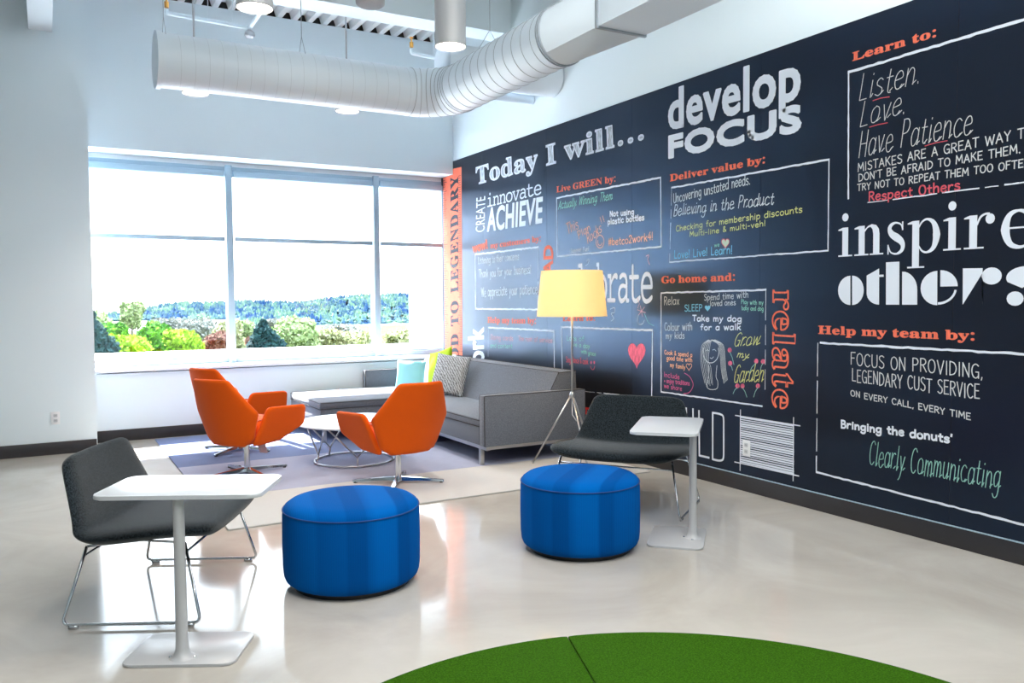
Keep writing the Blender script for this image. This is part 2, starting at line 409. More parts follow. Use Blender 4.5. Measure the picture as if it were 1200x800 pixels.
mb = MB(); mb.bm.free(); mb.bm = bm; mb.build('duct_transition', DUCT, D, True, flat_angle=25)
MB().box(BX0 - .83, BX1 - .83, -9.5, YT - 7, BZ0 - 3.31, BZ1 - 3.31).build('square_duct', DUCT, D)
MB().box(BX0 - .842, BX1 - .818, YT - 7 - .012, YT - 7 + .012, BZ0 - 3.322, BZ1 - 3.298).build('flange', DSEAM, D)
for yy in (5.0, 5.03): MB().tube(ring((3.27, yy, 3.31), 'y', r + .004), .005, n=5, closed=True).build('collar', DSEAM, D, True)
for xx, yy in ((.87, 7), (1.95, 7), (3.27, 6.1)):
    mb = MB(); mb.tube([Vector((xx, yy, ZC)) - L0, Vector((xx, yy, 3.31 + r + .14)) - L0], .003, n=5)
    d = (0, .2, 0) if xx < 3 else (.2, 0, 0)
    for s in (-1, 1): mb.tube([Vector((xx, yy, 3.31 + r + .14)) - L0, Vector((xx + s * d[0], yy + s * d[1], 3.34)) - L0], .0025, n=5)
    mb.build('hanger_wire', DSEAM, D)
tag(seg((3.6, 7.42, 3.5), (4.47, 7.42, 3.5), .045).build('wall_pipe', DUCT, None, True, loc=L0, flat_angle=50), 'short white pipe meeting the right wall just behind the big duct', 'pipe')

def pendant(x, y, label, lit=True, zb=3.3, rr=.115, hh=.36):
    t = thing('pendant_light', label, 'ceiling light', (x, y, zb), group=None)
    MB().lathe([(rr - .008, .012), (rr - .004, 0), (rr, .004), (rr, hh - .01), (rr - .01, hh), (0, hh)], 40).build('lamp_housing', WHITEM, t, True, flat_angle=40)
    MB().lathe([(0, .010), (rr - .008, .012)], 40).build('lens', DOWN if lit else SILL, t, True)
    MB().tube([(0, 0, hh), (0, 0, ZC - zb)], .009, n=8).build('stem', WHITEM, t, True)
    if lit:
        l = bpy.data.lights.new('downlight', 'SPOT'); l.energy = 55; l.color = (1, .88, .74); l.spot_size = radians(105); l.spot_blend = .6; l.shadow_soft_size = .1
        o = bpy.data.objects.new('downlight', l); C.objects.link(o); o.location = (x, y, zb - .02)
    return t
pendant(1.225, 5.47, 'lit white cylinder light hanging at top left in front of the duct')
pendant(2.67, 5.60, 'lit white cylinder light hanging above the duct bend, largest one seen whole')
pendant(1.235, 7.92, 'lit white cylinder light peeking below the left end of the duct')
pendant(2.66, 7.96, 'lit white cylinder light peeking below the middle of the duct')
t = thing('ceiling_speaker', 'unlit white disc fixture at the top edge of the view between two lights', 'speaker', (2.30, 6.28, 3.74))
MB().lathe([(0, 0), (.09, .004), (.112, .02), (.115, .05), (.11, .20), (0, .21)], 36).build('speaker_body', WHITEM, t, True, flat_angle=50)
MB().tube([(0, 0, .2), (0, 0, ZC - 3.74)], .012, n=8).build('stem', WHITEM, t, True)

def sprinkler(pts, head_up, label, rod):
    t = thing('sprinkler_pipe', label, 'sprinkler pipe', pts[0]); o0 = Vector(pts[0])
    MB().tube([p - o0 for p in arcpath(pts, .04)], .019, n=12).build('pipe', WALL, t, True, flat_angle=50)
    h_ = Vector(head_up) - o0
    MB().lathe([(0, 0), (.02, 0), (.02, .05), (.008, .055), (.008, .09), (.022, .095), (.022, .1), (0, .1)], 12, c=h_).build('sprinkler_head', GOLD, t, True, flat_angle=50)
    for rr in rod: MB().tube([Vector(rr) - o0, Vector((rr[0], rr[1], ZC)) - o0], .004, n=6).build('hanger_rod', WALL, t)
    return t
s1 = sprinkler([(1.042, 8.15, 4.08), (1.042, 8.15, 4.053), (1.774, 8.15, 4.03), (1.774, 7.58, 4.04)], (1.042, 8.15, 4.10), 'thin white sprinkler pipe above the left end of the duct', [(1.40, 8.15, 4.045), (1.62, 8.15, 4.04)])
MB().lathe([(0, 0), (.03, 0), (.05, .02), (.045, .05), (.02, .07), (0, .08)], 14, c=(.732, 0, -.14)).build('drop_head', WHITEM, s1, True)
sprinkler([(3.37, 8.0, 4.02), (3.37, 8.0, 3.98), (4.0, 8.0, 3.95)], (3.37, 8.0, 4.04), 'thin white sprinkler pipe to the right, above the duct bend', [(3.62, 8.0, 3.97)])
tag(MB().box(2.83, 2.88, 7.34, 7.42, 4.2, 4.5, bev=.01).build('ceiling_clamp', WHITEM, None), 'small white clamp bracket hanging from the ceiling deck', 'bracket')

# ------------------------------------------------------------------ carpet and turf
rug = thing('area_rug', 'wide striped carpet in dark blue, lavender and light grey under the sofa group', 'rug', (.95, 5.28, 0))
RX = 4.30 - .95
def band(name_m, y0, y1): return MB().box(0, RX, y0 - 5.28, y1 - 5.28, .001, .012, bev=.003, seg=1).build('carpet_band', name_m, rug)
CN = carpet('carpet_navy', (.17, .21, .35)); CL = carpet('carpet_lavender', (.38, .40, .52)); CG = carpet('carpet_stone', (.56, .55, .54), .08)
band(CG, 5.28, 6.20); band(CL, 6.20, 7.50)
band(CN, 7.50, 8.35); band(CN, 8.35, 9.22)
G = thing('turf_rug', 'round grass green turf rug in the bottom foreground', 'rug', (1.458, 1.479, 0))
rr = 1.414; p0 = Vector((1.862 - 1.458, 2.823 - 1.479)); d0 = Vector((.34, .94)).normalized(); nrm = Vector((d0.y, -d0.x))
N = 160; circ = [Vector((rr * cos(2 * pi * k / N), rr * sin(2 * pi * k / N))) for k in range(N)]
def clip(pts, sgn):
    out = []; f = lambda q: sgn * ((q - p0).dot(nrm)) - .0022
    for i in range(len(pts)):
        a, b = pts[i], pts[(i + 1) % len(pts)]; fa, fb = f(a), f(b)
        if fa >= 0: out.append(a)
        if fa * fb < 0: out.append(a.lerp(b, fa / (fa - fb)))
    return [(q.x, q.y) for q in out]
for s in (1, -1): MB().prism(clip(circ, s), .001, .014, bev=.003, seg=1).build('turf_piece', TURF, G)

# ------------------------------------------------------------------ poufs
def pouf(loc, rz, label):
    t = thing('pouf', label, 'pouf', loc, rz, 'blue poufs'); R, H = .343, .432
    pr = [(0, .022), (R - .06, .022), (R - .03, .026), (R - .012, .04), (R - .004, .06), (R, .10), (R + .002, .22), (R, H - .07), (R - .004, H - .045)]
    MB().lathe(pr, 72).build('pouf_side', BLUE, t, True)
    MB().lathe([(R - .004, H - .045), (R - .012, H - .028), (R - .035, H - .012), (R - .08, H - .003), (R - .18, H + .003), (0, H + .005)], 72).build('pouf_top', BLUE, t, True)
    MB().tube([((R - .002) * Vector((cos(2 * pi * k / 72), sin(2 * pi * k / 72), 0)) + Vector((0, 0, H - .045))) for k in range(72)], .0035, n=6, closed=True).build('piping', BLUEP, t, True)
    MB().lathe([(0, 0), (R - .05, 0), (R - .045, .022), (0, .022)], 48).build('base_disc', BLACK, t)
pouf((1.328, 4.012, 0), radians(-12), 'left blue woven pouf, beside the white table and in front of the orange swivel chair')
pouf((2.653, 3.896, 0), radians(-50), 'right blue woven pouf, in front of the grey lounge chair near the chalkboard wall')

# ------------------------------------------------------------------ side tables
def side_table(x, y, ang, label, sh=0):
    t = thing('side_table', label, 'side table', (x, y, 0), ang, 'small white side tables')
    def rect(w, d, oy, s_=0): return rpoly([(s_ - w / 2, oy - d / 2), (s_ + w / 2, oy - d / 2), (s_ + w / 2, oy + d / 2), (s_ - w / 2, oy + d / 2)], .055, 8)
    MB().prism(rect(.66, .385, .15, sh), .655, .672, bev=.004).build('tabletop', TOPM, t, True, flat_angle=30)
    MB().prism(rect(.445, .32, .09), .001, .012, bev=.003).build('base_plate', WHITEM, t, True, flat_angle=30)
    MB().lathe([(.0, .012), (.05, .012), (.034, .022), (.026, .045), (.0235, .09), (.0225, .3), (.021, .655), (0, .655)], 28).build('pole', WHITEM, t, True, flat_angle=60)
    for dx, dy in ((-.048, .0), (.048, .0), (0, .05)): MB().lathe([(0, .018), (.006, .016), (.007, .0125)], 10, c=(dx, dy, 0)).build('screw', CHROME, t)
side_table(.434, 3.447, radians(-28.3), 'white side table on a T-shaped post at left, in front of the charcoal lounge chair')
side_table(3.298, 3.66, radians(44.5), 'white side table on a single post at right, beside the chalkboard wall', .06)

# ------------------------------------------------------------------ lounge chairs
def lounge(x, y, ang, label):
    t = thing('lounge_chair', label, 'chair', (x, y, 0), ang, 'charcoal lounge chairs')
    prof = [(.335, .372, .36), (.325, .386, .415), (.27, .398, .452), (.15, .396, .468), (0, .382, .47), (-.12, .368, .465), (-.20, .366, .455), (-.245, .39, .445), (-.265, .44, .428), (-.29, .52, .40), (-.318, .60, .372), (-.345, .68, .345), (-.353, .712, .325), (-.356, .728, .26)]
    nu = 14; bm = bmesh.new(); rows = []; th = .07
    P = [Vector((a, 0, z)) for a, z, w in prof]; n = len(P)
    def nor(i):
        d = (P[min(i + 1, n - 1)] - P[max(i - 1, 0)]).normalized(); return Vector((-d.z, 0, d.x)) if True else d
    top = []; bot = []
    for i, (a, z, w) in enumerate(prof):
        nn = nor(i); nn = nn if (nn.z > 0 or nn.x > 0) else -nn; ra = []; rb = []
        # towards the sitter: up on the seat, forward on the back
        if nn.z < 0 and i < 6: nn = -nn
        if i >= 8 and nn.x < 0: nn = -nn
        tt = th * (1 if i < 8 else .82)
        for k in range(nu + 1):
            u = -1 + 2 * k / nu; b = w * u
            curl = .024 * (abs(u) ** 3) if i < 8 else 0
            cf = .018 * (abs(u) ** 2) if i >= 8 else 0
            edge = 1 - .62 * (abs(u) ** 14); eb = 1
            if i == 0 or i == n - 1: eb = .35
            c0 = Vector((a + cf, b, z + curl))
            ra.append(bm.verts.new(c0 + nn * tt / 2 * edge * eb)); rb.append(bm.verts.new(c0 - nn * tt / 2 * edge * eb))
        top.append(ra); bot.append(rb)
    for i in range(n - 1):
        for k in range(nu):
            bm.faces.new((top[i][k], top[i][k + 1], top[i + 1][k + 1], top[i + 1][k])); bm.faces.new((bot[i][k + 1], bot[i][k], bot[i + 1][k], bot[i + 1][k + 1]))
        bm.faces.new((top[i][0], top[i + 1][0], bot[i + 1][0], bot[i][0])); bm.faces.new((top[i + 1][nu], top[i][nu], bot[i][nu], bot[i + 1][nu]))
    for k in range(nu):
        bm.faces.new((top[0][k + 1], top[0][k], bot[0][k], bot[0][k + 1])); bm.faces.new((top[-1][k], top[-1][k + 1], bot[-1][k + 1], bot[-1][k]))
    mb = MB(); mb.bm.free(); mb.bm = bm; o = mb.build('upholstered_shell', GREYF, t, True)
    ss = o.modifiers.new('s', 'SUBSURF'); ss.levels = 2; ss.render_levels = 2
    for s in (-1, 1):
        yb, yt = s * .455, s * .385
        pts = [(.215, yt, .355), (.30, yb, .018), (-.30, yb, .018), (-.215, yt * 1.0, .345)]
        MB().tube(arcpath(pts, .035), .0068, n=10).build('sled_leg', CHROME, t, True)
        for a in (-.25, .25):
            MB().tube([(a - .02, yb, .010), (a + .02, yb, .010)], .0095, n=10).build('floor_glide', CHROME, t, True)
    for a, z in ((.224, .315), (-.224, .305)): MB().tube([(a, -.395, z), (a, .395, z)], .0055, n=8).build('cross_bar', CHROME, t, True)
    for s in (-1, 1): MB().tube([(.215, s * .385, .355), (0, s * .33, .352), (-.215, s * .385, .345)], .0055, n=8).build('seat_rail', CHROME, t, True)
lounge(.497, 4.31, radians(-27.5), 'charcoal felt lounge chair on chrome sled legs at left, behind the white table')
lounge(3.45, 4.52, radians(216), 'charcoal felt lounge chair on chrome legs beside the floor lamp and chalkboard wall')

# ------------------------------------------------------------------ orange swivel chairs
def swivel(x, y, ang, base_ang, label, tagged=False, cush=True):
    t = thing('swivel_chair', label, 'chair', (x, y, 0), ang, 'orange swivel chairs')
    bo = dense(rpoly([(-.165, .27), (.165, .27), (.245, .33), (.325, .55), (.18, .825), (-.18, .825), (-.325, .55), (-.245, .33)], .045, 5), .05)
    def bmap(u, v, w):
        k = (v - .27); a = -.215 - .33 * k + 1.15 * u * u * (1 - .15 * k) + w; return (a, u, v)
    MB().slab(bo, .05, bmap).build('backrest', ORANGE, t, True)
    for s in (-1, 1):
        ao = dense(rpoly([(-.16, .27), (.10, .285), (.335, .40, .06), (.30, .575, .06), (-.10, .59, .05)], .04, 5), .05)
        def amap(u, v, w):
            k = (v - .27); b = .235 + .34 * k + .10 * u - .20 * max(0, u - .05) ** 1.0 * 0 + w; return (u, s * b, v)
        MB().slab(ao, .045, amap).build('armrest', ORANGE, t, True)
    so = dense(rpoly([(-.2, -.2), (.28, -.235), (.28, .235), (-.2, .2)], .09, 6), .06)
    MB().slab(so, .12, lambda u, v, w: (u, v, .40 + w + .06 * u)).build('seat', ORANGE, t, True)
    so2 = dense(rpoly([(-.22, -.2), (.2, -.2), (.2, .2), (-.22, .2)], .09, 6), .06)
    MB().slab(so2, .08, lambda u, v, w: (u, v * (1 + .4 * w / .08), .315 + w + .06 * max(0, u))).build('seat_shell', ORANGE, t, True)
    if cush:
        co = dense(rpoly([(-.16, .40), (.16, .40), (.235, .53), (.14, .68), (-.14, .68), (-.235, .53)], .05, 5), .06)
        MB().slab(co, .07, lambda u, v, w: (-.175 - .33 * (v - .27) + 1.0 * u * u + w, u, v)).build('back_cushion', ORANGE, t, True)
    MB().lathe([(0, .27), (.025, .27), (.025, .06), (.033, .058), (.036, .03), (.0, .028)], 20).build('pedestal', CHROME, t, True, flat_angle=40)
    for k in range(4):
        a = base_ang + k * pi / 2 - ang; d = Vector((cos(a), sin(a), 0)); nn = Vector((-d.y, d.x, 0))
        bm = bmesh.new(); R0 = []
        for q, hw, z0, z1 in ((.02, .022, .03, .062), (.16, .019, .03, .052), (.34, .014, .020, .036), (.355, .010, .020, .033)):
            c = d * q; R0.append([bm.verts.new(c + nn * hw + Vector((0, 0, z0))), bm.verts.new(c + nn * hw * .8 + Vector((0, 0, z1))), bm.verts.new(c - nn * hw * .8 + Vector((0, 0, z1))), bm.verts.new(c - nn * hw + Vector((0, 0, z0)))])
        for A, B in zip(R0, R0[1:]):
            for j in range(4): bm.faces.new((A[j], A[(j + 1) % 4], B[(j + 1) % 4], B[j]))
        bm.faces.new(R0[0][::-1]); bm.faces.new(R0[-1])
        mb = MB(); mb.bm.free(); mb.bm = bm; lg = mb.build('leg', CHROME, t, True, flat_angle=30)
        MB().lathe([(0, .012), (.014, .012), (.015, .024), (0, .024)], 12, c=d * .335).build('glide', BLACK, lg)
    if tagged:
        c, s_ = cos(-ang), sin(-ang)
        bm = bmesh.new(); pr = []
        for i in range(15):
            q = i / 14; xx = .10 + .03 * q + .006 * sin(i * 2.6); zz = .33 - .16 * q; hw = .036 - .004 * q
            yy = -.03 - .03 * q + .006 * cos(i * 3.1)
            pr.append([bm.verts.new((xx - hw * .72, yy + hw * .69, zz)), bm.verts.new((xx + hw * .72, yy - hw * .69, zz - .01))])
        for A, B in zip(pr, pr[1:]): bm.faces.new((A[0], A[1], B[1], B[0]))
        mb = MB(); mb.bm.free(); mb.bm = bm; o = mb.build('hang_tag', PINK, t, True); sd = o.modifiers.new('s', 'SOLIDIFY'); sd.thickness = .003
        o['label'] = 'crumpled pale pink paper tag'
    return t
swivel(1.415, 6.95, radians(33), radians(14), 'orange swivel chair facing right, front one of the pair at left', True)
swivel(1.56, 8.10, radians(28), radians(-45), 'orange swivel chair by the window, half hidden behind another orange chair')
swivel(2.354, 5.963, radians(97), radians(-30), 'orange swivel chair seen from behind, in front of the round white coffee table')

# ------------------------------------------------------------------ coffee table
ct = thing('coffee_table', 'round white coffee table on a branching steel rod base and floor ring', 'table', (2.35, 7.0, 0))
MB().lathe([(0, .352), (.47, .352), (.492, .358), (.496, .366), (.490, .372), (0, .372)], 72).build('tabletop', TOPM, ct, True, flat_angle=40)
MB().tube([(.345 * cos(2 * pi * k / 64), .345 * sin(2 * pi * k / 64), .0125 + .012) for k in range(64)], .0085, n=8, closed=True).build('floor_ring', STEEL, ct, True)
for k in range(5):
    a = radians(-104 + k * 72); P_ = lambda r_, da, z: Vector((r_ * cos(a + radians(da)), r_ * sin(a + radians(da)), z))
    f = MB(); f.tube([P_(.345, 0, .02), P_(.33, 0, .10)], .0085, n=8); f.tube([P_(.33, 0, .10), P_(.43, -34, .352)], .0075, n=8); f.tube([P_(.33, 0, .10), P_(.43, 34, .352)], .0075, n=8)
    f.build('branch_leg', STEEL, ct, True)

# ------------------------------------------------------------------ sofa
so = thing('sofa', 'grey woven sofa with a chaise along the chalkboard wall under the window', 'sofa', (3.7, 7.7, 0))
ox, oy = 3.7, 7.7
def sb(name, m, x0, x1, y0, y1, z0, z1, bev=.02): return bx(name, m, so, x0 - ox, x1 - ox, y0 - oy, y1 - oy, z0, z1, bev=bev)
def pipe(parent, pts, closed=False):
    MB().tube([(p[0] - ox, p[1] - oy, p[2]) for p in pts], .0045, n=6, closed=closed).build('piping', PIPE, parent, True)
for (y0, y1, xf) in ((6.105, 6.20, 3.19), (9.17, 9.26, 3.23)):
    a = sb('armrest', SOFA, xf, 4.22, y0, y1, .185, .62, .008)
    for yy in (y0 + .003, y1 - .003): pipe(a, arcpath([(xf + .003, yy, .19), (xf + .003, yy, .618), (4.217, yy, .618), (4.217, yy, .19)], .01))
s = sb('seat_base', SOFA, 3.2, 4.2, 6.203, 8.03, .185, .35, .008)
s = sb('seat_cushion', SOFA, 3.195, 3.95, 6.205, 8.025, .345, .415, .018)
pipe(s, [(3.197, 6.21, .40), (3.197, 8.02, .40)]); pipe(s, [(3.197, 6.21, .348), (3.197, 8.02, .348)])
c = sb('chaise_base', SOFA, 2.355, 4.2, 8.035, 9.165, .185, .35, .012)
c = sb('chaise_cushion', SOFA, 2.345, 3.95, 8.03, 9.165, .345, .425, .022)
pipe(c, [(3.19, 8.032, .35), (2.348, 8.032, .35), (2.348, 9.15, .35)]); pipe(c, arcpath([(3.19, 8.034, .41), (2.350, 8.034, .41), (2.350, 9.15, .41)], .03))
bp = [(3.80, .40), (4.00, .775), (4.19, .78), (4.215, .30), (3.95, .30)]
b = MB().prism([(p[0] - ox, p[1]) for p in bp], 6.205 - oy, 9.165 - oy, bev=.018, mp=lambda x, y, z: (x, z, y)).build('backrest', SOFA, so, True, flat_angle=40)
for yy in (6.212, 9.158): pipe(b, [(3.80, yy, .41), (4.003, yy, .77), (4.185, yy, .777)])
pipe(b, [(4.003, 6.21, .774), (4.003, 9.16, .774)]); pipe(b, [(4.186, 6.21, .78), (4.186, 9.16, .78)])
mb = MB()
mb.box(3.21 - ox, 3.245 - ox, 6.11 - oy, 8.04 - oy, .155, .185); mb.box(2.38 - ox, 3.245 - ox, 8.04 - oy, 8.075 - oy, .155, .185); mb.box(2.38 - ox, 2.415 - ox, 8.04 - oy, 9.15 - oy, .155, .185)
mb.box(3.245 - ox, 4.15 - ox, 6.13 - oy, 6.165 - oy, .155, .185); mb.box(4.12 - ox, 4.155 - ox, 6.165 - oy, 9.2 - oy, .155, .185)
mb.build('metal_frame', STEEL, so)
for x, y in ((3.227, 6.235), (3.227, 8.0), (2.40, 8.06), (2.40, 9.12), (4.13, 6.25), (4.13, 9.12)): sb('leg', STEEL, x - .018, x + .018, y - .018, y + .018, 0.012 if x < 4.3 else 0, .16, .003)

def pillow(loc, rot, m, label, w=.45, t=.15):
    bm = bmesh.new(); n = 20; P = {}
    for sgn in (1, -1):
        for i in range(n + 1):
            for j in range(n + 1):
                u, v = -1 + 2 * i / n, -1 + 2 * j / n; k = max(0, (1 - u ** 2)) ** .42 * max(0, (1 - v ** 2)) ** .42
                if k == 0 and sgn == -1: P[sgn, i, j] = P[1, i, j]; continue
                pin = 1 - .07 * ((1 - u * u) * abs(v) ** 3 * 1 if abs(v) > abs(u) else 0); pin2 = 1 - .07 * ((1 - v * v) * abs(u) ** 3 if abs(u) >= abs(v) else 0)
                P[sgn, i, j] = bm.verts.new((u * w / 2 * pin2, sgn * k * t / 2 + .006 * noise.noise(Vector((u * 2, v * 2, sgn))), v * w / 2 * pin))
        for i in range(n):
            for j in range(n):
                q = [P[sgn, i, j], P[sgn, i + 1, j], P[sgn, i + 1, j + 1], P[sgn, i, j + 1]]
                bm.faces.new(q if sgn == -1 else q[::-1])
    mb = MB(); mb.bm.free(); mb.bm = bm; o = mb.build('throw_pillow', m, None, True, loc=loc, rot=rot)
    return tag(o, label, 'pillow')
pillow((3.735, 7.93, .635), (radians(-18), radians(4), radians(-62)), zigzag(), 'grey and white zigzag patterned pillow, front one on the sofa', .45, .14)
pillow((3.80, 8.33, .665), (radians(-12), radians(-13), radians(-80)), mat('lime_cotton', (.42, .62, .01), .85, bump=.3), 'lime green pillow standing behind the zigzag pillow on the sofa', .45, .12)
pillow((3.66, 8.84, .575), (radians(-14), radians(3), radians(-30)), mat('sky_cotton', (.3, .66, .76), .85, bump=.3), 'light turquoise pillow at the far end of the sofa', .34, .12)

# ------------------------------------------------------------------ floor lamp
LX, LY = 3.907, 5.85
lamp = thing('floor_lamp', 'floor lamp with a warm glowing drum shade on a slim steel tripod', 'lamp', (LX, LY, 0))
SHADE = translucent('lamp_shade_linen', (1, .88, .62), .5)
MB().lathe([(.300, 1.285), (.262, 1.672), (.258, 1.672), (.296, 1.285)], 64, close=True).build('lamp_shade', SHADE, lamp, True, flat_angle=50)
MB().tube([(0, 0, .60), (0, 0, 1.60)], .0095, n=12).build('pole', STEEL, lamp, True)
MB().lathe([(0, .585), (.02, .585), (.024, .6), (.02, .625), (.012, .64), (0, .64)], 16).build('hub', STEEL, lamp, True)
MB().lathe([(0, 1.40), (.02, 1.40), (.035, 1.44), (.03, 1.49), (.0, 1.51)], 16).build('bulb', emit('bulb_glow', (1, .8, .5), 8), lamp, True)
for k in range(3):
    a = k * 2 * pi / 3; mb = MB().tube([(0, 0, 1.62), (.26 * cos(a), .26 * sin(a), 1.665)], .002, n=5); mb.build('shade_spider', STEEL, lamp)
for dx, dy in ((3.64 - LX, 6.07 - LY), (3.84 - LX, 5.51 - LY), (4.225 - LX, 5.97 - LY)):
    MB().tube([(dx * .03, dy * .03, .605), (dx, dy, .012)], .0085, n=10).build('leg', STEEL, lamp, True)
MB().tube([(0, 0, .6), (0, 0, .44), (-.015, -.09, .40)], .005, n=8).build('brace', STEEL, lamp, True)
l = bpy.data.lights.new('lamp_bulb', 'POINT'); l.energy = 24; l.color = (1, .68, .34); l.shadow_soft_size = .04
o = bpy.data.objects.new('lamp_bulb', l); C.objects.link(o); o.location = (LX, LY, 1.47)

# ------------------------------------------------------------------ outdoors
GND = leafy('meadow', (.03, .06, .01), (.08, .13, .02), .12)
bm = bmesh.new(); bmesh.ops.create_grid(bm, x_segments=40, y_segments=40, size=1)
for v in bm.verts:
    x, y = v.co.x * 400, 30 + (v.co.y + 1) * 135
    v.co = Vector((x, y, -7.6))
mb = MB(); mb.bm.free(); mb.bm = bm; tag(mb.build('meadow', GND, None, True), 'green ground between the building and the water', 'ground', kind='stuff')
WAT = mat('bay_water', (.75, .82, .9), .25, spec=.6, bump=.4, bscale=.5)
tag(bx('bay', WAT, None, -900, 1400, 300, 900, -9.6, -9.5), 'pale glittering water of the bay below the wooded hill', 'water', kind='stuff')
FOR = leafy('far_forest', (.012, .045, .12), (.13, .22, .12), .12)  # bluish distance haze put into the leaf colours
HILL = mat('hill_ground', (.05, .09, .1), .9)
def hill(d, u0, u1, hf, label, seed, ntree, tr):
    rnd = random.Random(seed); bm = bmesh.new(); n = 60; rows = []
    for i in range(n + 1):
        u = u0 + (u1 - u0) * i / n; hh = hf(i / n)
        rows.append([bm.verts.new((u * d, d, -9.5)), bm.verts.new((u * d, d + 15, -9.5 + hh * .5)), bm.verts.new((u * d * 1.08, d + 45, -9.5 + hh)), bm.verts.new((u * d * 1.3, d + 160, -9.5))])
    for A, B in zip(rows, rows[1:]):
        for j in range(3): bm.faces.new((A[j], B[j], B[j + 1], A[j + 1]))
    for k in range(ntree):
        q = rnd.random(); s = rnd.random(); u = u0 + (u1 - u0) * q; hh = hf(q)
        yy = d + 2 + 43 * s; zz = -9.5 + hh * (s * 15 / 45 * 1.0 if s < .33 else .5 + (s - .33) * .75) if False else -9.5 + hh * (min(1, s * 1.5) ** .8)
        x = u * d * (1 + .08 * s); r_ = tr * rnd.uniform(.5, 1.2); con = rnd.random() < .45; th = r_ * (2.6 if con else 1.5)
        ring = [bm.verts.new((x + r_ * cos(a), yy + r_ * sin(a), zz + th * (.15 if con else .45))) for a in [i * pi / 3 + rnd.random() for i in range(6)]]
        t_ = bm.verts.new((x, yy, zz + th)); b_ = bm.verts.new((x, yy, zz - .5))
        for i in range(6): bm.faces.new((ring[i], ring[(i + 1) % 6], t_)); bm.faces.new((ring[(i + 1) % 6], ring[i], b_))
    mb = MB(); mb.bm.free(); mb.bm = bm; tag(mb.build('wooded_hill', FOR, None), label, 'hill', kind='stuff')
hill(380, .20, .95, lambda q: 11.5 * min(1, (q * 5 + .25)) * (1 - .1 * sin(q * 17)), 'blue green wooded shore across the bay, nearer hill at right', 3, 9000, 1.25)
hill(560, .04, .40, lambda q: 9.0 * min(1, q * 3.5 + .02) * (1 - .06 * sin(q * 23)), 'hazy wooded shore across the bay, farther hill at left', 5, 5000, 1.5)
BARK = mat('bark', (.08, .06, .05), .9)
LEAF = {'lime': leafy('lime_leaves', (0.092, 0.230, 0.000), (0.357, 0.527, 0.043), 1.2), 'green': leafy('green_leaves', (0.014, 0.101, 0.011), (0.128, 0.336, 0.016), 1.2), 'dark': leafy('dark_needles', (0.004, 0.023, 0.027), (0.025, 0.070, 0.065), 1.2),
        'pale': leafy('pale_leaves', (0.134, 0.201, 0.061), (0.338, 0.405, 0.203), 1.0), 'grey': leafy('grey_twigs', (0.108, 0.122, 0.099), (0.250, 0.260, 0.225), 1.0), 'red': leafy('red_leaves', (0.113, 0.032, 0.027), (0.250, 0.150, 0.100), 1.0), 'yellow': leafy('yellow_leaves', (0.176, 0.199, 0.070), (0.403, 0.403, 0.227), 1.0)}
def tree(px, py, rx, ry, D, kind, label, conif=False):
    """px,py: azimuth/elevation of the crown centre taken from the photograph, D: distance along y"""
    az, el = px, py; cx, cy, cz = az * D, D, 1.42 + el * D
    t = thing('tree', label, 'tree', (cx, cy, -7.6), 0, 'trees outside the windows'); rnd = random.Random(int(px * 9999) + int(abs(py) * 9999))
    hgt = cz + 7.6
    MB().tube([(0, 0, 0), (0, 0, hgt)], [.22, .1], n=7).build('trunk', BARK, t, True)
    bm = bmesh.new()
    blobs = [(0, 0, 0, .8)] + [(rnd.uniform(-.6, .6), rnd.uniform(-.5, .5), rnd.uniform(-.75, .6), rnd.uniform(.3, .5)) for _ in range(16)]
    if conif: blobs = [(rnd.uniform(-.5, .5) * (1 - z), rnd.uniform(-.5, .5) * (1 - z), z, .42 * (1.1 - z)) for z in [-.9 + i * .11 for i in range(17)]]
    sx, sz = rx * D, ry * D
    for bx_, by_, bz_, br in blobs:
        r0 = bmesh.ops.create_icosphere(bm, subdivisions=2, radius=1)
        for v in r0['verts']:
            q = v.co.copy(); v.co = Vector(((bx_ + q.x * br * .8) * sx, (by_ + q.y * br * .8) * sx, hgt + (bz_ + q.z * br * .8) * sz))
        for _ in range(int(90 + 500 * br * br)):
            a, z_ = rnd.uniform(0, 2 * pi), rnd.uniform(-1, 1); q = sqrt(1 - z_ * z_); k = br * rnd.uniform(.75, 1.12)
            c = Vector(((bx_ + q * cos(a) * k) * sx, (by_ + q * sin(a) * k) * sx, hgt + (bz_ + z_ * k) * sz)); g = rnd.uniform(.12, .3)
            u = Vector((rnd.gauss(0, 1), rnd.gauss(0, 1), rnd.gauss(0, 1))).normalized(); w_ = u.orthogonal().normalized()
            bm.faces.new([bm.verts.new(c + (u * p + w_ * r_) * g) for p, r_ in ((-1, -.6), (.9, -.8), (1.1, .6), (-.8, .9))])
    mb = MB(); mb.bm.free(); mb.bm = bm; mb.build('crown', LEAF[kind], t, False)
PXF = 1 / 963.2
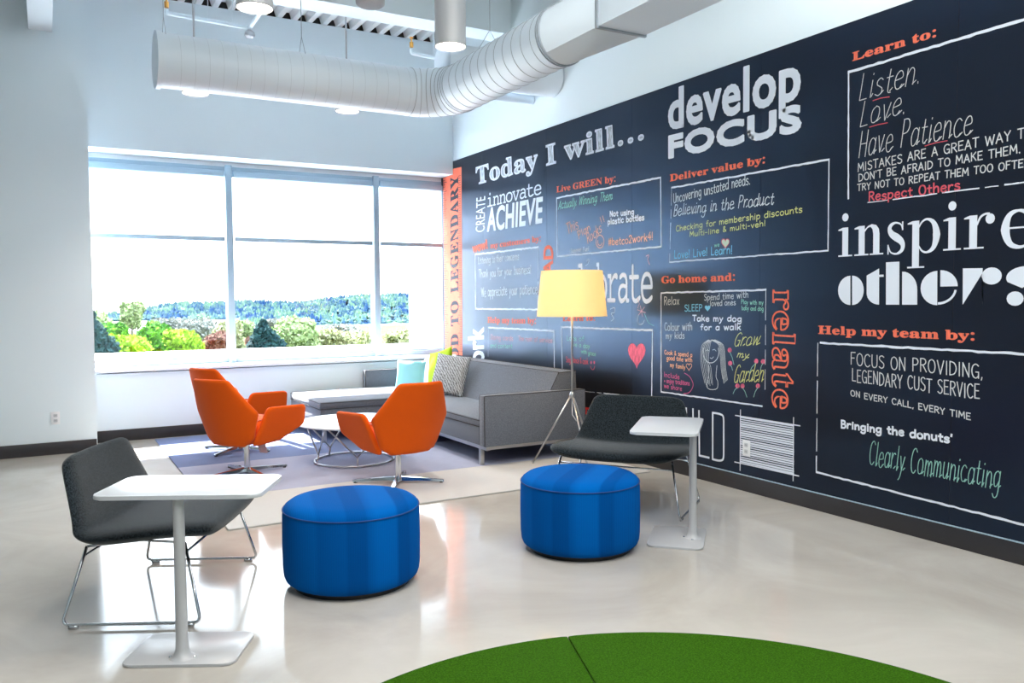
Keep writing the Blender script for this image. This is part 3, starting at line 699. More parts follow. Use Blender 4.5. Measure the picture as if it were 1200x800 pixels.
TR = [  # azimuth, elevation (radians-like ratios), half width, half height, distance, kind
 (.1053, -.040, .019, .020, 118, 'green', 'round bright green tree outside, centre of the left window'),
 (.1364, -.046, .024, .018, 104, 'lime', 'yellow green round bush outside, right of the round green tree'),
 (.074, -.050, .030, .016, 100, 'lime', 'yellow green low bush outside, left of the round green tree'),
 (.062, -.034, .017, .014, 122, 'green', 'small mid green tree outside, left part of the left window'),
 (.0445, -.038, .016, .030, 92, 'dark', 'dark blue green tree outside at the left edge of the window', True),
 (.046, -.022, .024, .016, 130, 'pale', 'pale green tree outside, upper left of the left window'),
 (.083, -.012, .013, .014, 150, 'pale', 'tall pale tree outside standing above the others in the left window'),
 (.150, -.030, .026, .012, 150, 'grey', 'grey green hazy tree outside, behind the round bushes'),
 (.172, -.046, .016, .012, 112, 'red', 'reddish bush outside, left of the first mullion'),
 (.186, -.040, .018, .022, 118, 'yellow', 'pale yellow tree outside beside the first mullion'),
 (.216, -.050, .010, .008, 108, 'red', 'small red bush outside, just right of the first mullion'),
 (.226, -.039, .014, .019, 100, 'dark', 'dark green conifer outside at the left of the middle window', True),
 (.262, -.036, .032, .022, 112, 'pale', 'wide fresh green willow outside in the middle window'),
 (.300, -.046, .026, .014, 118, 'yellow', 'pale yellow shrub outside, right part of the middle window'),
 (.345, -.050, .026, .012, 118, 'yellow', 'pale yellow shrub outside behind the second mullion'),
 (.410, -.048, .034, .012, 118, 'yellow', 'pale yellow shrub outside in the right window bay'),
 (.122, -.027, .020, .010, 175, 'grey', 'grey green distant shrub outside, between the round tree and the pale tree'),
 (.196, -.030, .022, .010, 175, 'pale', 'pale distant shrub outside behind the first mullion'),
 (.240, -.028, .020, .009, 190, 'grey', 'grey distant shrub outside between the dark conifer and the willow'),
 (.320, -.036, .030, .010, 170, 'grey', 'grey distant shrub outside at the water edge in the middle window'),
 (-.02, -.040, .035, .022, 118, 'green', 'green tree outside hidden beyond the left wall edge'),
]
for a in TR[:-1]: tree(*a)

# letter outlines (units of 1/500 em) and the writing on the wall in wall coordinates (Y, Z)
GL = {"B":{".":[90,[[45,-5,30,1,26,8,24,18,26,29,30,36,45,41,60,36,64,29,66,18,64,8,60,1]]],
":":[90,[[45,139,30,144,26,151,24,162,26,173,30,180,45,185,60,180,64,173,66,162,64,151,60,144],[45,-5,30,1,26,8,24,18,26,29,30,36,45,41,60,36,64,29,66,18,64,8,60,1]]],
"A":[218,[[-4,0,-4,9,5,11,12,15,25,37,103,233,112,233,192,43,206,17,212,11,222,9,222,0,115,0,115,9,135,13,142,23,136,41,126,66,52,66,39,35,38,29,37,24,43,13,62,9,64,9,64,0],[57,80,121,80,88,160]]],
"B":[221,[[8,0,8,9,22,11,31,16,36,26,37,41,37,184,35,206,26,216,8,219,8,228,110,228,159,222,188,204,198,175,192,151,174,134,143,124,180,112,202,92,209,66,207,47,199,30,186,17,168,8,145,2,119,0],[91,126,94,126,117,128,132,136,140,150,142,173,140,192,135,206,124,214,108,217,99,216,94,212,91,195],[111,12,129,15,142,25,146,34,149,48,150,64,149,81,145,94,139,104,129,110,116,114,99,116,91,116,91,33,95,17,101,13]]],
"D":[248,[[10,0,10,9,23,11,31,15,36,23,37,37,37,187,35,203,30,213,21,218,7,219,7,228,111,228,148,224,178,215,203,198,220,176,231,148,234,114,227,64,204,28,167,7,114,0],[111,12,131,15,147,23,160,37,168,57,174,83,175,115,168,171,147,205,111,217,101,215,95,212,91,192,91,36,95,17,101,13]]],
"E":[221,[[7,0,7,8,22,10,31,15,36,24,38,39,38,184,36,202,31,213,22,218,8,219,8,228,199,228,199,160,192,160,188,179,180,193,170,203,156,210,138,214,116,215,100,214,93,208,91,194,91,123,97,123,116,126,130,134,136,144,141,157,144,173,152,173,152,59,144,59,137,91,130,100,120,107,93,111,91,111,91,34,93,23,96,17,115,14,131,14,145,16,157,19,172,27,185,37,196,52,206,72,215,72,201,0]]],
"G":[254,[[134,-5,111,-3,90,2,71,10,54,21,40,35,29,51,20,70,15,91,14,115,15,137,20,157,29,176,40,192,54,206,70,218,88,226,107,231,129,233,146,231,165,227,185,220,194,218,203,221,210,233,219,233,219,154,210,154,205,167,198,179,191,189,179,203,165,213,149,219,134,222,100,210,80,174,73,114,75,82,80,55,90,34,103,19,119,9,138,6,154,8,164,14,169,23,171,36,171,64,170,77,165,85,154,89,138,91,138,99,250,99,250,91,236,89,228,85,224,77,223,64,223,14,194,4,164,-3]]],
"H":[262,[[8,0,8,9,22,11,31,16,36,25,37,40,37,189,36,203,31,212,22,217,8,219,8,228,121,228,121,219,102,216,93,208,91,189,91,125,171,125,171,189,169,208,160,216,141,219,141,228,254,228,254,219,239,217,230,212,226,203,225,189,225,40,226,26,231,16,239,11,254,9,254,0,141,0,141,9,155,11,165,15,169,24,171,40,171,110,91,110,91,40,93,25,97,16,106,11,121,9,121,0]]],
"I":[130,[[7,0,7,9,21,11,31,16,36,24,38,38,38,193,36,206,32,214,22,218,7,219,7,228,122,228,122,219,107,218,98,214,93,206,91,193,91,39,94,22,103,13,123,9,123,0]]],
"L":[213,[[8,0,8,9,22,11,31,16,36,25,37,40,37,189,36,204,31,212,22,217,8,219,8,228,125,228,125,219,104,217,98,214,94,208,91,189,91,41,93,24,100,16,117,14,132,14,146,16,157,20,172,28,185,40,192,50,199,63,204,77,214,77,201,0]]],
"N":[247,[[201,-5,53,175,53,39,55,24,59,15,68,11,83,9,83,0,9,0,9,9,27,12,36,21,38,39,38,194,18,217,9,219,9,228,78,228,195,84,195,189,193,207,184,216,166,219,166,228,240,228,240,219,225,217,217,212,212,203,211,188,211,-5]]],
"O":[263,[[130,-5,114,-4,99,-1,84,4,71,11,58,19,47,29,37,40,29,53,22,67,18,82,15,97,14,114,15,130,18,146,22,161,29,175,37,187,47,199,59,209,71,217,85,224,100,229,116,232,133,233,149,232,164,229,179,224,192,217,204,209,216,199,225,188,234,175,240,162,245,147,248,131,249,114,248,97,245,82,240,67,234,53,225,40,215,29,204,19,191,11,177,4,163,-1,147,-4],[132,6,164,18,183,54,190,114,188,146,183,173,174,194,162,209,147,219,130,222,98,210,79,174,73,114,74,81,80,55,89,34,101,18,115,9]]],
"R":[236,[[8,0,8,9,22,11,31,16,36,25,37,40,37,189,36,203,31,212,22,217,8,219,8,228,108,228,139,226,164,221,184,213,197,201,206,186,209,167,203,143,186,124,157,112,216,25,226,13,239,9,240,9,240,0,169,0,101,106,91,106,91,40,93,25,97,16,106,11,121,9,121,0],[91,117,102,117,118,118,130,122,140,129,146,139,150,152,152,168,147,194,134,210,112,216,101,214,95,211,91,193]]],
"T":[212,[[46,0,46,9,61,10,71,15,76,25,78,40,78,217,75,217,58,215,44,210,33,202,24,190,18,176,14,159,5,159,5,228,205,228,205,158,197,158,187,191,166,210,134,217,132,217,132,40,133,25,138,15,148,10,164,9,164,0]]],
"Y":[213,[[51,0,51,9,65,11,74,16,79,25,80,40,80,89,23,193,15,207,7,215,0,218,-7,219,-7,228,103,228,103,219,98,219,83,216,78,208,82,196,124,113,167,183,174,204,168,215,149,219,147,219,147,228,220,228,220,219,204,212,191,196,134,102,134,40,135,25,140,16,149,11,164,9,164,0]]],
"a":[172,[[127,-5,108,1,100,17,84,5,67,-2,48,-4,32,-2,20,6,13,17,10,32,12,45,20,58,32,68,49,77,71,86,99,95,99,121,98,133,93,141,85,146,74,148,58,145,52,137,57,128,61,116,60,107,55,101,48,97,39,95,29,97,22,102,18,109,16,118,19,129,25,139,34,147,47,154,63,158,81,159,103,158,119,153,132,146,140,136,145,122,146,105,146,31,147,20,152,17,160,21,165,14,153,3,141,-3],[76,17,87,20,99,32,99,85,77,76,64,61,59,42,63,23]]],
"b":[180,[[21,-6,21,194,18,214,4,220,4,228,69,228,69,139,81,150,95,157,110,159,127,157,142,149,154,138,163,123,167,111,170,97,171,83,170,67,167,51,161,38,154,25,145,15,135,6,123,0,110,-4,96,-5,81,-3,67,3,52,14,27,-6],[91,7,106,11,116,25,120,39,122,57,123,80,122,99,119,114,116,125,106,136,92,140,78,135,72,129,69,121,69,34,75,14]]],
"c":[147,[[78,-5,60,-2,43,5,29,18,19,34,14,47,11,60,10,75,11,91,14,105,20,118,28,130,37,140,48,148,60,155,73,158,87,160,109,157,125,149,135,137,139,123,137,114,133,108,127,103,118,102,103,108,98,125,98,131,99,136,95,145,85,148,69,142,59,124,56,94,57,71,62,53,69,38,83,24,102,19,119,23,136,36,142,30,124,11,103,-1]]],
"d":[185,[[70,-5,53,-2,39,5,27,17,17,33,13,46,11,59,10,74,11,90,13,105,18,119,28,136,41,149,56,157,73,159,88,157,100,151,111,140,111,200,110,209,106,215,88,220,88,228,160,228,160,38,162,20,167,16,177,14,177,5,157,4,136,1,111,-5,111,19,101,6,87,-2],[86,14,93,16,101,21,107,28,111,38,111,121,109,129,103,135,87,140,74,136,65,125,62,113,59,96,59,77,59,57,61,41,65,29,73,18]]],
"e":[150,[[77,-5,59,-2,42,5,29,18,18,34,14,48,11,62,10,79,11,94,14,108,19,120,30,136,43,149,60,157,79,159,97,157,112,151,124,140,134,126,139,108,141,87,141,83,58,83,63,49,77,28,100,21,112,24,124,31,135,43,142,36,124,13,102,0],[58,96,101,96,101,107,97,139,90,146,81,148,68,143,61,128,58,102]]],
"g":[164,[[73,-70,53,-69,37,-66,24,-61,11,-50,7,-37,14,-23,34,-13,17,0,12,15,14,27,21,37,33,46,51,55,29,67,16,84,11,106,13,121,20,134,30,144,44,152,60,157,79,159,98,157,117,152,158,152,158,134,134,134,143,119,146,102,144,88,138,76,129,65,117,58,102,53,86,51,78,52,71,52,56,47,52,42,50,36,55,27,71,25,88,25,129,20,143,15,151,6,156,-5,158,-18,155,-33,148,-46,136,-56,120,-64,98,-69],[79,62,89,65,95,73,99,86,100,105,99,125,95,138,89,146,79,148,69,146,62,138,58,125,57,105,58,86,62,73,69,65],[80,-58,109,-55,126,-47,132,-33,130,-25,125,-21,102,-17,48,-17,40,-26,37,-36,39,-45,47,-52,61,-56]]],
"h":[190,[[9,0,9,8,22,13,26,28,26,199,23,215,18,218,9,220,9,228,74,228,74,133,88,148,103,156,122,159,146,153,160,135,165,106,165,28,169,13,174,9,182,8,182,0,101,0,101,8,103,8,114,13,118,28,118,108,115,129,110,134,101,136,87,131,74,118,74,28,77,13,82,9,90,8,90,0]]],
"i":[99,[[50,181,41,183,32,188,27,196,25,206,27,216,32,224,41,230,50,232,60,230,68,224,74,216,76,206,74,196,68,188,60,183],[9,0,9,8,23,13,26,28,26,126,23,142,10,147,10,155,74,155,74,28,77,13,90,8,90,0]]],
"l":[100,[[9,0,9,8,23,13,26,28,26,199,24,215,19,218,10,220,10,228,74,228,74,28,77,13,90,8,90,0]]],
"m":[277,[[9,0,9,8,22,13,26,28,26,127,23,142,18,146,9,147,9,155,73,155,73,132,87,147,102,156,119,159,138,156,152,146,160,131,174,146,190,156,209,159,233,153,247,135,252,106,252,28,255,13,260,9,268,8,268,0,189,0,189,8,197,9,201,13,205,28,205,108,202,129,197,134,189,136,175,131,162,119,162,28,165,13,170,9,178,8,178,0,100,0,100,8,108,9,112,13,116,28,116,108,113,129,108,134,100,136,85,131,73,118,73,28,76,13,81,10,89,8,89,0]]],
"n":[190,[[9,0,9,8,22,13,26,28,26,127,23,142,18,146,9,147,9,155,74,155,74,134,87,148,103,156,122,159,146,153,160,135,165,106,165,28,169,13,174,9,182,8,182,0,101,0,101,8,103,8,114,13,118,28,118,108,115,129,110,134,101,136,87,131,74,118,74,28,77,13,82,9,90,8,90,0]]],
"o":[168,[[84,-5,70,-4,57,0,45,6,30,18,19,35,14,48,10,62,9,77,10,92,14,106,19,119,30,136,45,149,57,154,70,158,84,159,105,157,123,149,138,136,149,120,154,107,157,93,158,77,157,61,154,47,149,34,138,18,123,5,105,-2],[84,6,96,9,104,19,109,41,110,77,109,103,107,123,104,135,96,146,84,149,72,146,64,135,61,122,59,103,58,77,60,41,64,19,72,9]]],
"p":[186,[[9,-70,9,-62,20,-59,25,-50,26,-32,26,122,23,142,10,147,10,155,72,155,72,131,83,147,98,156,115,160,132,157,146,149,158,137,167,121,172,108,174,95,175,80,174,64,172,50,167,36,158,19,146,6,131,-2,113,-5,98,-3,85,4,74,16,74,-29,76,-49,83,-59,99,-61,99,-70],[98,14,111,18,120,30,123,42,126,58,126,77,126,96,124,112,121,124,113,135,99,139,85,134,74,118,74,34,84,19]]],
"r":[144,[[9,0,9,8,23,13,26,28,26,126,23,143,10,147,10,155,73,155,73,126,82,140,94,151,105,157,117,159,129,157,138,152,143,144,145,133,143,124,139,117,132,113,124,111,111,115,103,125,94,130,87,128,81,121,76,110,75,96,75,28,76,18,79,13,99,8,99,0]]],
"s":[144,[[76,-5,61,-3,43,3,37,4,30,2,26,-4,18,-4,18,53,27,53,33,34,43,19,56,10,70,7,81,9,89,13,94,20,96,29,92,42,78,52,53,65,38,74,27,85,21,97,18,110,22,130,32,145,43,153,56,158,71,160,83,158,99,154,103,153,106,152,111,154,115,160,122,160,122,111,114,111,107,127,98,139,87,146,75,148,65,147,58,143,54,137,52,130,58,116,73,106,96,95,111,86,121,76,127,63,129,47,127,32,122,20,114,9,103,1,90,-3]]],
"t":[114,[[62,-5,44,-2,33,5,26,18,24,36,24,139,10,139,10,150,44,185,64,212,72,212,72,155,104,155,104,139,72,139,72,41,75,25,78,21,84,20,95,24,103,37,111,33,99,12,82,-1]]],
"u":[187,[[65,-5,46,-2,33,9,27,19,24,32,23,48,23,124,20,141,15,145,6,147,6,155,71,155,71,37,75,23,81,19,88,18,103,22,114,33,114,124,110,142,105,146,95,147,95,155,162,155,162,35,166,19,180,15,180,6,160,5,138,1,114,-5,114,20,105,10,93,2,80,-3]]],
"v":[153,[[71,-5,19,124,11,141,6,145,-1,147,-1,155,82,155,82,147,78,147,68,145,64,138,65,134,92,61,118,126,121,136,116,144,102,147,102,155,152,155,152,147,144,144,139,139,130,122,80,-5]]],
"w":[217,[[61,-5,8,132,3,142,-5,147,-5,155,69,155,69,147,60,145,57,138,58,133,60,126,83,63,105,118,100,133,95,144,84,147,84,155,162,155,162,147,151,144,148,138,148,134,149,131,168,71,191,128,193,138,190,144,178,147,178,155,223,155,223,147,212,142,206,129,152,-5,144,-5,111,98,70,-5]]],
"y":[150,[[26,-70,15,-68,5,-62,-1,-53,-3,-42,-2,-34,2,-27,9,-21,18,-20,32,-25,36,-30,37,-38,37,-41,37,-44,38,-48,43,-49,49,-46,57,-37,65,-22,70,-2,18,125,12,138,8,144,-2,147,-2,155,81,155,81,147,68,145,64,137,65,133,66,128,93,59,115,121,118,130,119,137,115,145,101,147,101,155,150,155,150,147,143,145,139,140,130,121,81,-12,65,-48,56,-59,48,-65]]]},"M":{"a":[202,[[77,-4,61,-3,48,2,37,10,26,25,22,45,25,61,31,74,42,85,57,93,76,98,98,99,137,94,137,95,133,116,121,128,100,132,87,131,72,126,59,120,51,119,43,122,40,131,44,141,58,148,71,152,85,155,101,155,120,154,136,149,148,141,156,130,161,116,163,97,163,23,171,23,186,21,189,18,190,12,187,3,177,0,151,0,144,3,140,11,138,21,119,7,99,-1],[81,21,108,26,129,39,135,47,137,55,137,73,103,78,87,77,73,74,63,70,52,59,49,47,51,37,58,29,68,23]]],
"b":[202,[[112,-3,91,0,74,8,61,21,61,8,59,2,54,0,25,0,15,3,11,12,13,18,16,21,31,23,34,23,34,191,16,194,13,197,11,203,15,212,25,215,49,215,56,213,59,208,59,128,73,141,91,149,113,151,127,150,140,147,152,141,168,129,180,113,185,101,189,88,190,74,189,60,185,47,179,35,167,19,151,7,139,2,126,-2],[110,23,124,24,137,29,147,37,155,48,160,61,162,75,160,89,155,102,147,113,137,121,124,126,110,128,96,126,83,121,72,113,65,102,60,89,58,75,60,61,64,49,72,38,82,30,95,25]]],
"c":[202,[[99,-4,84,-3,70,1,56,7,45,14,35,24,27,35,21,48,17,61,16,76,17,90,21,104,27,117,35,128,45,137,56,145,69,151,84,154,99,155,115,154,132,149,150,142,154,150,163,153,169,152,173,148,175,133,175,102,172,93,163,90,155,92,149,99,138,116,122,127,102,130,86,128,72,123,61,115,52,104,46,91,45,76,46,60,52,47,60,36,71,27,85,22,101,20,119,23,136,30,152,43,164,47,172,44,176,36,169,23,152,10,127,0]]],
"e":[202,[[99,-4,84,-3,69,0,56,6,44,13,35,23,27,34,22,46,18,61,17,76,18,91,22,105,28,118,36,129,46,138,58,145,71,151,86,154,103,155,118,154,132,151,144,146,160,135,173,120,180,103,183,84,181,75,177,70,160,68,46,68,51,47,62,32,73,25,86,21,102,19,126,23,151,33,171,40,179,37,182,29,180,23,175,17,154,6,127,-1],[46,90,153,90,148,107,137,121,121,130,103,133,83,130,66,122,54,108]]],
"i":[202,[[103,183,89,186,86,199,87,216,92,224,103,226,112,225,117,221,120,203,117,186],[41,0,31,3,28,12,31,20,41,23,91,23,91,128,59,128,49,131,46,140,49,149,59,151,107,151,114,150,116,145,116,23,169,23,178,20,181,12,178,3,168,0]]],
"l":[202,[[44,0,34,3,31,12,34,20,45,23,90,23,90,191,62,191,43,194,38,203,42,212,51,215,105,215,112,213,115,208,115,23,166,23,175,20,178,12,175,3,165,0]]],
"n":[202,[[31,0,21,3,17,12,19,18,22,21,37,23,40,23,40,128,33,128,21,131,17,140,19,146,22,149,41,151,55,151,62,150,65,145,65,134,81,146,97,153,113,155,128,154,140,149,151,141,160,129,165,115,166,97,166,23,174,23,185,20,189,12,185,2,172,0,135,0,122,2,119,12,123,21,135,23,141,23,141,91,137,113,126,126,107,130,86,125,71,111,66,102,64,91,64,23,72,23,84,21,87,12,84,2,70,0]]],
"o":[202,[[101,-4,85,-3,70,0,56,6,44,14,34,23,26,34,20,47,16,60,15,76,16,91,20,104,26,117,34,128,44,138,56,145,70,151,85,154,101,155,117,154,132,151,146,145,158,138,168,128,176,117,182,104,185,91,187,76,185,60,182,47,176,34,168,23,158,14,146,6,132,0,117,-3],[101,19,117,21,131,26,143,35,151,46,157,60,158,76,157,91,151,105,143,117,131,125,117,131,101,133,85,131,71,125,60,117,51,105,46,91,44,76,46,60,51,46,60,35,72,26,85,21]]],
"r":[202,[[31,0,21,3,18,12,21,20,32,23,60,23,60,128,41,128,29,131,26,140,29,149,39,151,76,151,83,150,85,145,85,117,106,138,129,151,154,155,168,154,178,149,184,143,186,134,182,124,172,119,160,124,143,129,126,125,106,112,85,91,85,23,139,23,149,20,152,12,149,3,138,0]]],
"t":[202,[[113,-3,91,0,74,8,61,21,57,36,55,59,55,119,28,119,18,122,15,131,16,137,20,141,37,142,55,142,55,185,59,195,68,198,75,197,79,193,81,176,81,142,146,142,157,139,161,131,158,122,147,119,81,119,81,64,84,37,88,29,94,24,112,21,129,23,147,30,173,38,181,35,185,27,183,21,177,15,158,6,134,-1]]],
"v":[202,[[99,-6,87,-3,80,9,26,128,11,131,7,140,10,149,20,151,66,151,78,149,82,140,80,134,77,131,62,128,56,128,99,22,146,128,137,128,120,130,116,134,115,140,119,149,131,151,181,151,191,149,194,140,193,134,190,131,176,128,173,128,119,9,111,-3]]]}}
TEXTS = [
["K","Today I will...",8.709,2.796,5.591,2.79,8.726,3.053,"chalk",0.0121],
["S0","CREATE",8.511,2.229,8.485,2.635,8.742,2.232,"white",0.003],
["M","innovate",8.441,2.5,7.253,2.513,8.437,2.693,"white",0.0118],
["S","ACHIEVE",8.444,2.224,7.248,2.223,8.424,2.482,"white",0.0197],
["S","wow!",8.814,1.999,8.443,2.028,8.835,2.102,"coral",0.0133],
["R","my customers by:",8.374,2.024,7.267,2.033,8.373,2.097,"coral",0.0118],
["H","Listening to their concerns",8.683,1.861,7.717,1.866,8.682,1.941,"dim",0.0081],
["H","Thank you for your business!",8.664,1.699,7.467,1.71,8.663,1.79,"dim",0.0091],
["H","We appreciate your patience",8.603,1.472,7.34,1.497,8.612,1.577,"dim",0.009],
["S","LEAD",7.042,1.481,7.038,1.975,7.214,1.483,"coral",0.0156],
["R","Live GREEN by:",6.962,2.496,5.988,2.479,6.961,2.568,"coral",0.0102],
["C","Actually Winning Them",6.932,2.328,6.04,2.327,6.931,2.408,"green",0.0068],
["H","Not using",6.072,2.176,5.722,2.163,6.072,2.223,"white",0.0116],
["H","plastic bottles",6.105,2.107,5.582,2.103,6.105,2.157,"white",0.0116],
["H","This",6.764,2.071,6.572,2.114,6.794,2.173,"peach",0.0084],
["H","Plan",6.572,2.008,6.374,2.082,6.601,2.079,"peach",0.0082],
["H","Rocks",6.423,1.949,6.197,2.052,6.444,2.043,"peach",0.0081],
["H","!!",6.21,2.124,6.144,2.141,6.237,2.181,"peach",0.0071],
["H","#betco2work4!",6.096,1.913,5.465,1.925,6.096,1.979,"peach",0.0085],
["H","Summer Fun!",6.721,1.885,6.402,1.888,6.72,1.923,"dim",0.0058],
["M","celebrate",6.939,1.407,5.469,1.393,6.935,1.88,"white",0.0086],
["S","develop",5.261,2.809,3.93,2.779,5.262,3.115,"white",0.0251],
["S","FOCUS",5.256,2.581,3.923,2.559,5.257,2.746,"white",0.0293],
["R","Deliver value by:",5.249,2.386,4.232,2.384,5.249,2.451,"coral",0.0084],
["H","Uncovering unstated needs.",5.206,2.205,4.369,2.254,5.207,2.28,"dim",0.0069],
["C","Believing in the Product",5.206,2.101,4.15,2.084,5.211,2.191,"dim",0.007],
["H","Checking for membership discounts",5.174,1.974,3.894,2.005,5.174,2.019,"yellow",0.0069],
["H","Multi-line & multi-veh!",5.011,1.918,4.219,1.94,5.011,1.958,"yellow",0.0068],
["H","we",4.733,1.82,4.678,1.823,4.733,1.849,"green",0.0052],
["H","Love! Live! Learn!",5.194,1.754,4.543,1.761,5.194,1.816,"cyan",0.0077],
["R","Go home and:",5.353,1.558,4.515,1.56,5.354,1.627,"coral",0.0085],
["H","Relax",5.32,1.379,5.13,1.383,5.32,1.446,"chalkw",0.0064],
["H","Spend time with",4.843,1.412,4.378,1.432,4.843,1.459,"chalkw",0.006],
["H","loved ones",4.776,1.37,4.505,1.378,4.776,1.412,"chalkw",0.0059],
["H","SLEEP",5.068,1.328,4.861,1.332,5.069,1.379,"cyan",0.0069],
["H","Play with my",4.449,1.385,4.233,1.379,4.449,1.417,"green",0.0044],
["H","baby and dog",4.444,1.341,4.233,1.336,4.445,1.373,"green",0.0044],
["H","Take my dog",4.974,1.251,4.444,1.256,4.974,1.294,"white",0.0102],
["H","for a walk",4.883,1.182,4.452,1.195,4.884,1.225,"white",0.0101],
["H","Colour with",5.313,1.166,4.977,1.175,5.313,1.23,"dim",0.0064],
["H","my kids",5.298,1.099,5.067,1.107,5.298,1.152,"dim",0.0064],
["H","Cook & spend a",5.312,0.967,4.976,0.964,5.313,1.002,"peach",0.0057],
["H","good time with",5.286,0.922,4.976,0.923,5.286,0.958,"peach",0.0057],
["H","my family",5.243,0.868,5.056,0.86,5.243,0.903,"peach",0.0056],
["H","Include",5.318,0.781,5.127,0.775,5.318,0.82,"pink",0.0057],
["H","+ enjoy traditions",5.318,0.731,5.005,0.733,5.318,0.767,"pink",0.0057],
["H","we share",5.318,0.688,5.096,0.68,5.318,0.724,"pink",0.0057],
["C","Grow",4.529,1.066,4.278,1.09,4.512,1.166,"yellow",0.0064],
["C","my",4.493,0.991,4.377,0.988,4.493,1.042,"yellow",0.0064],
["C","Garden",4.526,0.799,4.236,0.827,4.51,0.933,"yellow",0.0064],
["O","relate",4.143,1.482,4.14,0.655,3.857,1.477,"coral",0.0133],
["R","Learn to:",3.51,2.914,2.953,2.91,3.511,2.976,"coral",0.0065],
["C","Listen.",3.462,2.652,3.046,2.672,3.468,2.812,"chalkw",0.0051],
["C","Love.",3.453,2.489,3.136,2.518,3.456,2.64,"chalkw",0.0051],
["C","Have Patience",3.46,2.307,2.734,2.319,3.465,2.467,"chalkw",0.0051],
["H","MISTAKES ARE A GREAT WAY TO LEARN.",3.461,2.217,2.151,2.261,3.462,2.268,"chalkw",0.0062],
["H","DON'T BE AFRAID TO MAKE THEM.",3.454,2.155,2.466,2.176,3.455,2.2,"chalkw",0.0062],
["H","TRY NOT TO REPEAT THEM TOO OFTEN.",3.462,2.096,2.4,2.1,3.462,2.137,"chalkw",0.0062],
["H","Respect Others",3.378,2.022,2.791,2.023,3.379,2.077,"rose",0.009],
["D","inspire",3.599,1.689,2.386,1.688,3.601,1.966,"whitef",0.0066],
["X","others",3.596,1.381,2.3,1.38,3.6,1.639,"white",0.0066],
["R","Help my team by:",3.749,1.188,2.693,1.184,3.75,1.252,"coral",0.0068],
["H","FOCUS ON PROVIDING,",3.495,0.997,2.639,0.977,3.496,1.074,"chalkw",0.0063],
["H","LEGENDARY CUST SERVICE",3.482,0.892,2.655,0.86,3.483,0.971,"chalkw",0.0063],
["H","ON EVERY CALL, EVERY TIME",3.492,0.797,2.703,0.74,3.493,0.833,"chalkw",0.0063],
["H","Bringing the donuts'",3.561,0.585,2.807,0.595,3.562,0.632,"white",0.0122],
["C","Clearly Communicating",3.353,0.377,2.537,0.381,3.356,0.528,"mint",0.0054],
["R","Learn to:",6.862,1.216,6.308,1.23,6.862,1.284,"coral",0.0102],
["H","Lots of",6.787,1.028,6.491,1.031,6.786,1.074,"green",0.0067],
["H","live a day",6.711,0.976,6.392,0.966,6.711,1.018,"green",0.0067],
["H","with grace",6.535,0.914,6.295,0.899,6.534,0.951,"green",0.0066],
["H","Sing, dance & cook",6.803,0.811,6.421,0.814,6.803,0.867,"rose",0.0068],
["R","Help my team by:",8.459,1.168,7.374,1.179,8.457,1.248,"coral",0.0119],
["H","Doing cards",8.378,0.977,7.86,0.982,8.377,1.032,"rosed",0.0079],
["H","The rest of service",7.747,0.987,7.054,0.992,7.746,1.038,"rosed",0.0074],
["H","and content",8.4,0.882,7.88,0.897,8.399,0.932,"green",0.0069],
["S","work",8.557,0.482,8.556,1.106,8.961,0.449,"white",0.0241],
["O","a",6.538,0.282,6.256,0.284,6.537,0.514,"redline",0.0132],
["L","GOOD TO LEGENDARY",9.25,0.329,9.2,2.982,9.564,0.301,"navy",0.0]]
